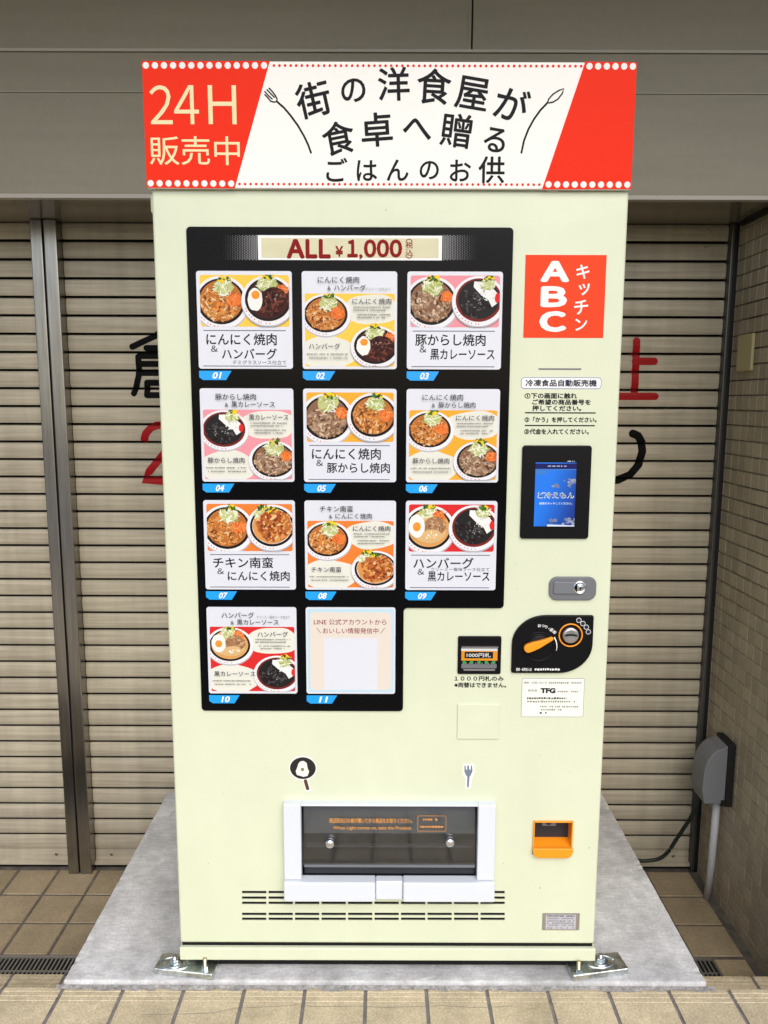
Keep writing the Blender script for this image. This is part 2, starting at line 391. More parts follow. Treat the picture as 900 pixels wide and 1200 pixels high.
# worn arris: nudge the long front edge a little
pb_ = b.build('concrete_plinth', bevel=.005, seg=3)
bm_ = bmesh.new(); bm_.from_mesh(pb_.data); bmesh.ops.subdivide_edges(bm_, edges=[q for q in bm_.edges if abs((q.verts[0].co - q.verts[1].co).x) > .5 or abs((q.verts[0].co - q.verts[1].co).y) > .5], cuts=70, use_grid_fill=True)
zt_ = max(v.co.z for v in bm_.verts); yf_ = min(v.co.y for v in bm_.verts); xs_ = max(abs(v.co.x) for v in bm_.verts)
for v in bm_.verts:
    if v.co.z > zt_ - 1e-4 and (v.co.y < yf_ + 1e-4 or abs(v.co.x) > xs_ - 1e-4): v.co.z -= random.uniform(0, .0016) + (.003 if random.random() < .05 else 0)
bm_.to_mesh(pb_.data); bm_.free()
tag(pb_, 'smooth grey concrete plinth under the vending machine', 'plinth')

# ------------------------------------------------------------------ roller shutters
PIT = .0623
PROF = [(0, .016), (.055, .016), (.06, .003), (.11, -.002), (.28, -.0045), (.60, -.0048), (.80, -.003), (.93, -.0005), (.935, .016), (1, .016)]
SH_TOP = CAM_Z + .64
sh_phase = onY(150, 391.5, SHY).z           # one groove height
def prof_y(z):
    t = ((sh_phase - z) / PIT) % 1.0
    for (a, ya), (c, yc) in zip(PROF[:-1], PROF[1:]):
        if a <= t <= c: return SHY + ya + (yc - ya) * (t - a) / (c - a)
    return SHY
SH_BOT = FLOOR_Z + .075
def zbreaks():
    out = []; k = 0
    z0 = sh_phase + 40 * PIT
    while True:
        zz = z0 - k * PIT
        if zz < SH_BOT - PIT: break
        for t, y in PROF[:-1]:
            q = zz - t * PIT
            if SH_BOT <= q <= SH_TOP: out.append((q, SHY + y))
        k += 1
    return out
ZB = zbreaks()
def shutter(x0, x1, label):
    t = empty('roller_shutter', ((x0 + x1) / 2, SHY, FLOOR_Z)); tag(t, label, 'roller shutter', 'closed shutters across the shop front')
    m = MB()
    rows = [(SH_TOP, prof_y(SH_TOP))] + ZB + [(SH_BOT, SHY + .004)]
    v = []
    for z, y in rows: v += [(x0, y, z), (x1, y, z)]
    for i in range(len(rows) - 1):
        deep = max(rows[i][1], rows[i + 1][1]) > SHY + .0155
        m.mesh(v[2 * i:2 * i + 4], [(0, 1, 3, 2)], dark if deep else shutterm)  # groove floors and ledges coloured near black to paint in their shade
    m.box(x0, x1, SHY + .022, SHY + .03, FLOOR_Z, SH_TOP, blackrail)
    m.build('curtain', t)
    m = MB(); B = SH_BOT
    rows = [(B - .001, SHY + .006), (B - .004, SHY - .004), (B - .042, SHY - .006), (B - .044, SHY - .020), (B - .055, SHY - .022), (B - .057, SHY + .004)]
    v = []
    for z, y in rows: v += [(x0, y, z), (x1, y, z)]
    m.mesh(v, [(2 * i, 2 * i + 1, 2 * i + 3, 2 * i + 2) for i in range(len(rows) - 1)], shutterm)
    for xx in (x0 + .06, x1 - .06): m.lathe((xx, SHY - .0055, B - .022), (0, -1, 0), [(.006, 0), (.006, .001), (.004, .0018)], steel, 12)
    m.build('bottom_bar', t)
    m = MB(); m.box(x0, x1, SHY - .001, SHY + .021, FLOOR_Z - .001, B - .0575, dark); m.build('floor_gap_shade', t)  # near-black box standing in for the shaded gap under the bar
    return t
PL0, PLM, PL1 = -1.190, -1.147, -1.101
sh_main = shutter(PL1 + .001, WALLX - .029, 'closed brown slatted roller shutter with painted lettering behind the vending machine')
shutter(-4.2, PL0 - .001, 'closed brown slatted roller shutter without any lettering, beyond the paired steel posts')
def on_slats(m):
    """wrap painted lettering over the slats' relief"""
    bm = m.bm
    for z, y in ZB:
        zs = [v.co.z for v in bm.verts]
        if min(zs) < z < max(zs):
            bmesh.ops.bisect_plane(bm, geom=bm.verts[:] + bm.edges[:] + bm.faces[:], plane_co=(0, 0, z), plane_no=(0, 0, 1))
    for v in bm.verts: v.co.y = min(prof_y(v.co.z - 1e-5), prof_y(v.co.z + 1e-5)) - .0012 + (v.co.y - SHY)
def spt(*pts): return [F(x, y, SHY) for x, y in pts]
SW = .0270
k0 = 0
def painted(strokes, wd, mm):
    m = MB()
    for k, c in enumerate(strokes): m.stroke(spt(*c), wd, SHY - k * .00015, mm)
    on_slats(m); m.build('lettering', sh_main)
mir = lambda c: [(410 - x, y) for x, y in c]
kura = [[(155.5, 406.5), (182, 394), (205, 377)], [(172, 408), (238, 408)], [(162.5, 418), (163.3, 430), (163, 441), (160.5, 452), (157.5, 461)], [(163.5, 417.2), (240, 417.2)],
        [(166, 426.5), (238, 426.5)], [(165, 437), (244, 437)], [(240, 417.2), (240, 437)], [(173, 448.5), (173, 463)], [(173, 448.5), (238, 448.5)], [(173, 463), (238, 463)], [(238, 448.5), (238, 463)], [(205, 377), (228, 394), (254, 406.5)]]
painted(kura, SW * .78, letterblack)
painted([[(169.5, 514.5), (171.5, 508), (177, 501.5), (184, 498.5), (192, 498), (200, 502), (204, 509), (202, 519), (193, 531), (183, 543), (175, 553), (169, 562.5), (190, 563.5), (214, 563.5)]], SW, letterred)
painted([[(745.5, 399.5), (744.5, 430), (743, 463)], [(744, 423.5), (766, 423.5)], [(700, 464.5), (767, 464.5)]], SW * .95, letterred)
painted([[(741, 508), (747, 510.5), (751.5, 518), (752, 529), (748, 544), (738, 556), (724, 562), (705, 564), (690, 561)]], SW * 1.05, letterblack)
for x, y, a, c in ((829, 246 + 23, 3, 1.2), (832, 272, 1.2, 2), (826, 290, 2.5, 1), (830, 288.5, 2, 1.4), (834, 297, 1.6, 1), (150, 272, 1, 1.5)): m = MB(); m.flat([(F(x + a * math.cos(t) * random.uniform(.6, 1.2), y + c * math.sin(t) * random.uniform(.6, 1.2), SHY)) for t in [k * .9 for k in range(7)]], SHY, greyink); on_slats(m); m.build('scuff', sh_main)
# pair of steel posts left, dark guide rail right
t = empty('shutter_post', ((PL0 + PL1) / 2, SHY - .03, FLOOR_Z))
tag(t, 'paired stainless steel guide posts standing between the two roller shutters', 'shutter post')
for x0, x1 in ((PL0, PLM - .0025), (PLM + .0025, PL1)):
    m = MB(); m.box(x0, x1, SHY - .052, SHY + .02, FLOOR_Z, CAM_Z + .598, steel); m.build('guide_rail', t, bevel=.004)
m = MB(); m.box(PLM - .0024, PLM + .0024, SHY - .044, SHY + .01, FLOOR_Z, CAM_Z + .597, dark); m.build('joint_strip', t)
t = empty('guide_rail', (WALLX - .015, SHY - .01, FLOOR_Z)); tag(t, 'dark narrow shutter guide rail in the corner beside the tiled wall', 'guide rail')
m = MB(); m.box(WALLX - .028, WALLX - .014, SHY - .030, SHY + .02, FLOOR_Z, CAM_Z + .597, mat('rail_face', (.10, .098, .095), .3, .6)); m.build('rail_face', t, bevel=.004)
m = MB(); m.box(WALLX - .0138, WALLX - .001, SHY - .026, SHY + .02, FLOOR_Z, CAM_Z + .597, blacksatin); m.build('rail_gasket', t)

# ------------------------------------------------------------------ shop front above the shutters
bl = empty('shop_building', (0, 2.6, FLOOR_Z))
tag(bl, 'shop front with brown metal fascia panels above the roller shutters', 'building')
FAY = 2.405; SOZ = CAM_Z + .598
zs1 = onY(300, 109, FAY).z; zs2 = onY(300, 62, FAY).z
seam = onY(553, 40, FAY).x
XL, XR = -6.0, 4.0
m = MB(); m.box(XL, XR, FAY, FAY + .02, SOZ + .012, zs1 - .0003, fasciam); m.box(XL, XR, FAY - .0012, FAY + .018, zs1 + .0003, zs2, fasciam)
m.build('fascia', bl, bevel=.0015)
m = MB(); m.box(XL, XR, FAY - .004, FAY + .019, SOZ - .001, SOZ + .0115, lipm); m.box(XL, XR, FAY - .0075, FAY + .01, zs2 + .001, zs2 + .0085, lipm); m.box(XL, XR, FAY - .0022, FAY - .0014, zs1 + .0006, zs1 + .0028, lipm); m.build('edge_trim', bl, bevel=.0004)
m = MB()
m.box(XL, seam - .0025, FAY - .005, FAY + .02, zs2 + .009, 2.95, fasciam); m.box(seam + .0025, XR, FAY - .005, FAY + .02, zs2 + .009, 2.95, fasciam)
m.box(seam - .013, seam - .0115, FAY - .0058, FAY - .0045, zs2 + .03, 2.95, greyink)
m.build('upper_panel', bl, bevel=.0015)
m = MB(); m.box(seam - .002, seam + .002, FAY + .004, FAY + .02, zs2 + .009, 2.95, dark); m.build('panel_joint', bl)
m = MB(); m.box(XL, XR, FAY + .0205, SHY + .12, SOZ + .001, SOZ + .02, soffitm); m.build('soffit', bl)
m = MB(); m.box(XL, XR, SHY + .10, SHY + .30, FLOOR_Z - .05, 2.95, fasciam); m.build('back_wall', bl)
m = MB(); m.box(XL, XR, .95, SHY + .30, 2.952, 3.10, fasciam); m.build('shade_canopy', bl)  # unseen roof added to shade the fascia, its reach set for that
for x, y, r_ in ((49, 115, .9), (15, 18, .8), (153, 20, .9), (112, 25, .6), (14, 200, .7), (32, 199, .5), (10, 119, .5), (816, 150, .8), (795, 55, .7), (800, 52, .5), (860, 172, .5), (130, 160, .4), (770, 190, .4)):
    c = F(x, y, FAY); m = MB(); m.flat(ell(c[0], c[1], r_ * .0026, r_ * .0026, 8, 0, .2), FAY - .0062 if y < 62 else FAY - .0018, greyink)
    m.build('dirt_speck', bl)
# tiled side wall
tw = empty('tiled_wall', (WALLX + .2, 2.2, FLOOR_Z)); tag(tw, 'side wall of small square brown tiles at right, under the fascia', 'wall')
m = MB(); Y0W, Y1W, ZW = 1.72, 2.80, SOZ + .02
m.box(WALLX + .004, WALLX + .45, Y0W, Y1W, FLOOR_Z - .05, ZW, wallgrout)
wp = .0502
ny = int((Y1W - Y0W) / wp); nz = int((ZW - FLOOR_Z) / wp)
for i in range(ny):
    for k in range(nz + 1):
        y0 = Y1W - (i + 1) * wp + .0021; y1 = Y1W - i * wp - .0021; z0 = FLOOR_Z + k * wp + .0021 - .01; z1 = min(z0 + wp - .0042, ZW - .002)
        c = .0016; d = [random.uniform(-.0004, .0004) for _ in range(4)]; X = WALLX
        lo = [(X + .004, y0, z0), (X + .004, y1, z0), (X + .004, y1, z1), (X + .004, y0, z1)]
        hi = [(X + d[0], y0 + c, z0 + c), (X + d[1], y1 - c, z0 + c), (X + d[2], y1 - c, z1 - c), (X + d[3], y0 + c, z1 - c)]
        m.mesh(lo + hi, [(4, 5, 6, 7), (0, 1, 5, 4), (1, 2, 6, 5), (2, 3, 7, 6), (3, 0, 4, 7)], walltile)
for i in range(8):
    for k in range(nz + 1):
        x0 = WALLX + i * wp + .0016; z0 = FLOOR_Z + k * wp - .0084; z1 = min(z0 + wp - .0032, ZW - .002)
        m.mesh([(x0, Y0W - .004, z0), (x0 + wp - .0032, Y0W - .004, z0), (x0 + wp - .0032, Y0W - .004, z1), (x0, Y0W - .004, z1)], [(0, 1, 2, 3)], walltile)
m.build('tile_face', tw)
m = MB(); m.box(WALLX - .014, WALLX + .003, FAY, SHY - .05, SOZ - .016, SOZ, blackrail); m.build('corner_trim', tw, bevel=.002)

# wall plate, outlet cover, conduit, cord
m = MB(); m.box(WALLX - .012, WALLX - .001, 2.535, 2.640, CAM_Z + .102, CAM_Z + .222, platem)
tag(m.build('wall_plate', bevel=.004), 'small square ivory cover plate on the tiled wall', 'wall plate')
oy0, oy1 = 2.470, 2.565; oz0, oz1 = CAM_Z - 1.378, CAM_Z - 1.155
ot = empty('outlet_cover', (WALLX - .05, 2.52, oz0)); tag(ot, 'grey weatherproof outlet hood with black back plate on the tiled wall', 'outlet cover')
m = MB(); m.box(WALLX - .026, WALLX - .0015, oy0 - .004, oy1 + .004, oz0, oz1 + .004, blacksatin); m.build('back_plate', ot, bevel=.003)
m = MB()
pr = [(WALLX - .0265, oz1 - .004)]
for k in range(9):
    a = rad(90 * k / 8 * .92 + 4); pr.append((WALLX - .04 - .064 * math.sin(a), oz1 - .012 - .105 * (1 - math.cos(a))))
pr += [(WALLX - .106, oz0 + .055), (WALLX - .096, oz0 + .010), (WALLX - .0265, oz0 + .010)]
v = [(x, oy0, z) for x, z in pr] + [(x, oy1, z) for x, z in pr]; n = len(pr)
m.mesh(v, [tuple(range(n)), tuple(range(2 * n - 1, n - 1, -1))] + [(i, i + n, (i + 1) % n + n, (i + 1) % n) for i in range(n)], hoodm)
m.build('hood', ot, bevel=.003)
m = MB(); m.box(WALLX - .040, WALLX - .0268, oy0 - .005, oy0 + .01, oz0 + .004, oz0 + .024, blacksatin); m.build('latch', ot)
m = MB(); m.tube([(WALLX - .030, 2.52, oz0 - .001), (WALLX - .030, 2.53, FLOOR_Z + .15), (WALLX - .030, 2.545, FLOOR_Z + .001)], .0125, conduitm, 16)
tag(m.build('conduit_pipe'), 'pale grey conduit pipe running from floor up to the outlet hood', 'conduit pipe')
m = MB(); cpts = []
ctl = [Vector((WALLX - .085, 2.53, oz0 + .012)), onY(812, 953, 2.55), onY(803, 968, 2.58), onY(793, 983, 2.61), onY(783, 998, 2.63), onY(773, 1006, 2.645), onY(760, 1008.5, 2.65), onY(745, 1008, 2.655), onY(700, 1000, 2.66)]
for i in range(len(ctl) - 1):
    p0, p1, p2, p3 = ctl[max(i - 1, 0)], ctl[i], ctl[i + 1], ctl[min(i + 2, len(ctl) - 1)]
    for k in range(6):
        t = k / 6; cpts.append(.5 * ((2 * p1) + (p2 - p0) * t + (2 * p0 - 5 * p1 + 4 * p2 - p3) * t * t + (3 * p1 - p0 - 3 * p2 + p3) * t ** 3))
m.tube(cpts, .007, cordm, 10)
tag(m.build('power_cord'), 'black power cord drooping from the outlet hood behind the plinth', 'power cord')

# ------------------------------------------------------------------ vending machine
vm = empty('vending_machine', (.012, 2.1, .015))
tag(vm, 'cream frozen meal vending machine with food picture cards and red header sign', 'vending machine')
dx0, dz0, dx1, dz1 = qrect((177.5, 221.3), (737.5, 222.3), (696.7, 1106.8), (210.3, 1105.2))
BACK = 2.50
m = MB(); m.box(dx0 + .006, dx1 - .006, FY + .0755, BACK, .05, dz1 - .004, creamdark); m.build('cabinet', vm, bevel=.006)
m = MB(); m.box(dx0 + .03, dx1 - .03, FY + .024, BACK - .02, .019, .0485, dark); m.build('underside_shade_block', vm)  # near-black block added to paint the shadow under the machine
# door with real openings cut out
def boolcut(o, cutters):
    for c in cutters:
        md = o.modifiers.new('cut', 'BOOLEAN'); md.operation = 'DIFFERENCE'; md.solver = 'EXACT'; md.object = c
    dg = bpy.context.evaluated_depsgraph_get(); dg.update()
    me = bpy.data.meshes.new_from_object(o.evaluated_get(dg)); o.modifiers.clear(); o.data = me
    for c in cutters: bpy.data.objects.remove(c)
m = MB(); m.box(dx0, dx1, FY, FY + .074, dz0, dz1, cream); door = m.build('door', vm, bevel=.007, seg=4)
cut = []
op = qrect((353, 940), (560, 940), (557, 1026), (355, 1026))
c = MB(); c.box(op[0] - .01, op[2] + .01, FY - .05, FY + .07, op[1] - .01, op[3] + .002, cream); cut.append(c.build('cutter'))
vc = MB()
vrows = [(1045.6, 0), (1052.1, 0), (1058.2, 0), (1071.2, 1), (1076.9, 1)]
for yy, _ in vrows:
    for k in range(10):
        xa = 283.6 + 31.05 * k
        r = prect(xa, yy - 1.6, xa + 28.5, yy + 1.6)
        vc.box(r[0], r[2], FY - .02, FY + .03, r[1], r[3], dark)
cut.append(vc.build('cutter'))
cr = qrect((624, 961.5), (671, 961.5), (670.5, 1001), (624.5, 1001))
c = MB(); c.box(cr[0], cr[2], FY - .02, FY + .05, cr[1], cr[3], cream); cut.append(c.build('cutter'))
br = qrect((537, 746), (586.5, 746), (586, 789), (537.5, 789))
c = MB(); c.box(br[0], br[2], FY - .02, FY + .02, br[1], br[3], cream); cut.append(c.build('cutter'))
boolcut(door, cut)
if dark.name not in [mm.name for mm in door.data.materials]: door.data.materials.append(dark)
door['label'] = 'cream front door with slotted vents'
m = MB(); pl = qrect((210, 1109.6), (697.8, 1110.8), (697.3, 1125.8), (211.8, 1123.6))
m.box(pl[0], pl[2], FY - .004, FY + .60, pl[1], pl[3], cream); m.build('base_panel', vm, bevel=.003)
m = MB(); m.box(dx0 + .004, dx1 - .004, FY + .006, FY + .07, pl[3] - .001, dz0 + .001, dark); m.build('gap_shade_strip', vm)  # near-black strip painting in the shade of the gap below the door
r = prect(283, 1042, 593, 1080); m = MB(); m.box(r[0], r[2], FY + .0022, FY + .010, r[1], r[3], dark); m.build('vent_backing', vm)
m = MB(); p = F(176.2, 234); m.lathe((dx0 - .001, FY + .03, p[1]), (0, 0, 1), [(.006, -.022), (.009, -.018), (.009, .014), (.006, .018)], creamdark, 14); m.build('hinge', vm)

for x, y, r_ in ((633, 1040.5, .9), (690.5, 993.5, .8), (643, 1000, .4), (606, 690, .5), (611, 762, .5), (632, 885, .5), (452, 246, .7), (312, 900, .5), (244, 1012, .6), (262, 930, .4), (590, 1012, .5), (668, 905, .5), (604, 660, .4), (300, 1068, .5)):
    c = F(x, y); m = MB(); m.flat(ell(c[0], c[1], r_ * PX, r_ * PX, 8, 0, .2), FY - .0003, greyink)
    m.build('dirt_speck', vm)
# ---- header sign
SY = FY - .012
sg = qrect((166, 71.8), (746.3, 72.8), (739.6, 221.6), (172.2, 220.2), SY)
m = MB(); m.box(sg[0], sg[2], SY, SY + .012, sg[1], sg[3], signwhite)
hs = m.build('header_sign', vm, bevel=.001)
for xx in (-.35, .36):
    m = MB(); m.box(xx - .012, xx + .012, SY + .0125, SY + .024, dz1 - .004, dz1 + .2, silver); m.box(xx - .012, xx + .012, SY + .024, SY + .16, dz1 - .0035, dz1 + .002, silver); m.build('bracket', hs)
def SF(x, y): return F(x, y, SY)
e = .0004
m = MB(); m.flat([(sg[0], sg[3]), SF(316.3, 71.5), SF(275, 221), (sg[0], sg[1])], SY - e, red); m.build('red_panel', hs)
m = MB(); m.flat([SF(686, 72), (sg[2], sg[3]), (sg[2], sg[1]), SF(635, 222)], SY - e, red); m.build('red_panel', hs)
m = MB()
def dots(x0, y0, x1, y1, n, r, mm, h):
    m = MB()
    a, c = SF(x0, y0), SF(x1, y1)
    for k in range(n):
        t = k / (n - 1); m.flat(ell(a[0] + (c[0] - a[0]) * t, a[1] + (c[1] - a[1]) * t, r, r, 20), SY - h, mm)
    m.build('dot_border', hs)
dots(171, 76.8, 309.5, 76.9, 14, 3.45 * PX, white, 2 * e)
dots(176.7, 214.9, 271, 215.3, 10, 3.45 * PX, white, 2 * e)
dots(690.7, 77.8, 741.5, 78, 6, 3.45 * PX, white, 2 * e)
dots(642.7, 216.3, 735, 216.6, 10, 3.45 * PX, white, 2 * e)
dots(321, 76.8, 681, 77.6, 56, 1.45 * PX, red, e)
dots(280.7, 215.7, 632, 216.4, 55, 1.45 * PX, red, e)
m = MB()
m.ptext('２', 175.7, 100, 202, 145.7, SY - 2 * e, palecream, plane=SY); m.ptext('４', 204, 100, 233, 145.7, SY - 2 * e, palecream, plane=SY); m.ptext('Ｈ', 244, 100, 277, 145.7, SY - 2 * e, palecream, plane=SY)
m.ptext('販売中', 175.7, 160, 281, 193.5, SY - 2 * e, palecream, plane=SY, bold=.004)
m.build('lettering', hs); m = MB()
for ch, x, y, s, a in (('街', 367, 116.7, 36, 13), ('の', 414, 106, 29.5, 7), ('洋', 461.5, 98.5, 34, 2), ('食', 508.7, 101.3, 36, -3), ('屋', 553.3, 109.7, 35.5, -9), ('が', 600, 122, 36, -16),
                       ('食', 396.6, 161.7, 34, 11), ('卓', 441.5, 152, 35, 4), ('へ', 489, 151, 32, -4), ('贈', 534.7, 153, 35, -7), ('る', 580, 164, 29, -11),
                       ('ご', 394.7, 199, 26, 0), ('は', 430, 200, 24.5, 0), ('ん', 466, 199.5, 25, 0), ('の', 503, 199.5, 23.5, 0), ('お', 539.5, 200, 25, 0), ('供', 576, 199, 28, 0)):
    if ch in '食ご' and x in (396.6, 394.7): m.build('slogan', hs); m = MB()
    m.char(ch, x, y, s, a, SY - e, ink, plane=SY, bold=.014)
m.build('slogan', hs)
m = MB()
st = lambda pts, wd, h=1: m.stroke([SF(*p) for p in pts], wd * 1.25 * PX, SY - e * h, ink)
st([(324.5, 119), (333, 126.5), (341, 136), (349, 147), (356, 159), (361, 169.5), (364.5, 179)], 1.7)
st([(310.5, 111), (313, 113.5), (317, 118.5), (321, 119.8), (324.3, 118.8), (324.6, 115.5), (322, 111), (317.5, 105.5), (315.5, 103.5)], 1.2, 1.2)
st([(310.5, 107.5), (315, 112.5), (319, 116)], 1.1, 1.4); st([(313, 105.2), (317.5, 110), (321.5, 114)], 1.1, 1.6)
m.build('fork_drawing', hs); m = MB()
st([(641.5, 120.5), (633, 129.5), (625.5, 140), (619, 152), (614, 165), (611, 179)], 1.7)
st([(641.5, 120.5), (643, 116), (648, 110.5), (655, 106), (660.5, 104), (659, 109.5), (654, 116), (648, 119.8), (643.2, 120.7)], 1.2, 1.2)
m.build('spoon_drawing', hs)

# ---- black display window (L shaped)
DY = FY - .004
tl = F(219.5, 266.5); xr = (F(602, 267)[0] + F(589.7, 712)[0]) / 2; xl = (F(218, 266)[0] + F(237, 833)[0]) / 2
zt = (F(218, 266)[1] + F(602, 266.8)[1]) / 2; zm = F(530, 712.3)[1]; xm = F(472.6, 780)[0]; zb = F(350, 832.6)[1]
def arc(cx, cz, r, a0, a1, n=6): return [(cx + r * math.cos(rad(a0 + (a1 - a0) * k / n)), cz + r * math.sin(rad(a0 + (a1 - a0) * k / n))) for k in range(n + 1)]
q = .009
out = arc(xr - q, zt - q, q, 0, 90) + arc(xl + q, zt - q, q, 90, 180) + arc(xl + q, zb + q, q, 180, 270) + arc(xm - q, zb + q, q, 270, 360) + arc(xm + q, zm - q, q, 180, 90) + arc(xr - q, zm + q, q, 270, 360)
m = MB(); m.prism(out, DY, FY + .001, blackgloss); dw = m.build('display_window', vm, bevel=.0012)
tr = qrect((302.2, 276), (517.8, 276.8), (518, 305), (303, 305.6))
m = MB(); m.flat([(tr[0], tr[1]), (tr[2], tr[1]), (tr[2], tr[3]), (tr[0], tr[3])], DY - e, white)
m.flat([(tr[0] + 4 * PX, tr[1] + 2.6 * PX), (tr[2] - 4 * PX, tr[1] + 2.6 * PX), (tr[2] - 4 * PX, tr[3] - 3 * PX), (tr[0] + 4 * PX, tr[3] - 3 * PX)], DY - 2 * e, pricecream)

for ch, xa, xb in (('Ａ', 337.5, 356), ('Ｌ', 359.5, 371), ('Ｌ', 375, 386.5)): m.ptext(ch, xa, 282, xb, 302, DY - 3 * e, darkred, bold=.05)
m.ptext('￥', 394, 289.5, 402, 300.8, DY - 3 * e, darkred, bold=.04) if False else None
m.ptext('¥', 393, 288.8, 402.5, 301.2, DY - 3 * e, darkred, bold=.028)

for ch, xa, xb, ya, yb in (('１', 408, 418.5, 282.5, 301), (',', 421, 425, 298.5, 304.5), ('０', 427.5, 440, 282.2, 301.3), ('０', 442.5, 455, 282.2, 301.3), ('０', 457.5, 470.2, 282.2, 301.3)):
    m.ptext(ch, xa, ya, xb, yb, DY - 3 * e, darkred, bold=.045)
m.ptext('(', 475.5, 280.5, 482.5, 283.4, DY - 3 * e, darkred) if False else None
a = F(479.3, 280.8)
m.stroke([F(475.6, 284), F(477, 281.6), F(479.3, 280.7), F(481.6, 281.6), F(483, 284)], .9 * PX, DY - 3 * e, darkred)
m.stroke([F(475.6, 300), F(477, 302.2), F(479.3, 303.1), F(481.6, 302.2), F(483, 300)], .9 * PX, DY - 3 * e, darkred)
m.ptext('税', 475.2, 284, 483.6, 291.6, DY - 3 * e, darkred, bold=.01); m.ptext('込', 475.2, 292.6, 483.6, 300, DY - 3 * e, darkred, bold=.01)
m.build('price_strip', dw)
for side in (0, 1):
    m = MB()
    for i in range(20):
        for j in range(15):
            px = (300.8 - i * 2.0) if side == 0 else (519.8 + i * 2.0); py = 276.6 + j * 2.0 + (i % 2) * 1.0
            if py > 305.4: continue
            rr = (.98 - .045 * i) * PX
            if rr < .12 * PX: continue
            c = F(px, py); m.flat(ell(c[0], c[1], rr, rr, 6), DY - e, halftone)
    m.build('halftone_print', dw)


# ---- food prints
class Lay:
    def __init__(s, y): s.y = y
    def nxt(s, d=.000006): s.y -= d; return s.y
def flakes(m, ly, n, cx, cz, rx, rz, pal, size, asp, box, inside=None):
    for _ in range(n):
        for _t in range(12):
            a = random.uniform(0, 2 * math.pi); rr = math.sqrt(random.random())
            x = cx + rx * rr * math.cos(a); z = cz + rz * rr * math.sin(a)
            if inside is None or inside(x, z): break
        th = random.uniform(0, math.pi); s1 = size * random.uniform(.6, 1.3); s2 = s1 / asp * random.uniform(.7, 1.2)
        pts = []
        k = random.choice((5, 6, 7)); bend = random.uniform(-.5, .5) * s2
        for i in range(k):
            u = 2 * math.pi * i / k; ex = s1 * math.cos(u) * random.uniform(.75, 1.1); ez = s2 * math.sin(u) * random.uniform(.75, 1.1) + bend * (math.cos(u) ** 2)
            pts.append((x + ex * math.cos(th) - ez * math.sin(th), z + ex * math.sin(th) + ez * math.cos(th)))
        pts = clip(pts, *box)
        if pts: m.flat(pts, ly.nxt(), random.choice(pal))
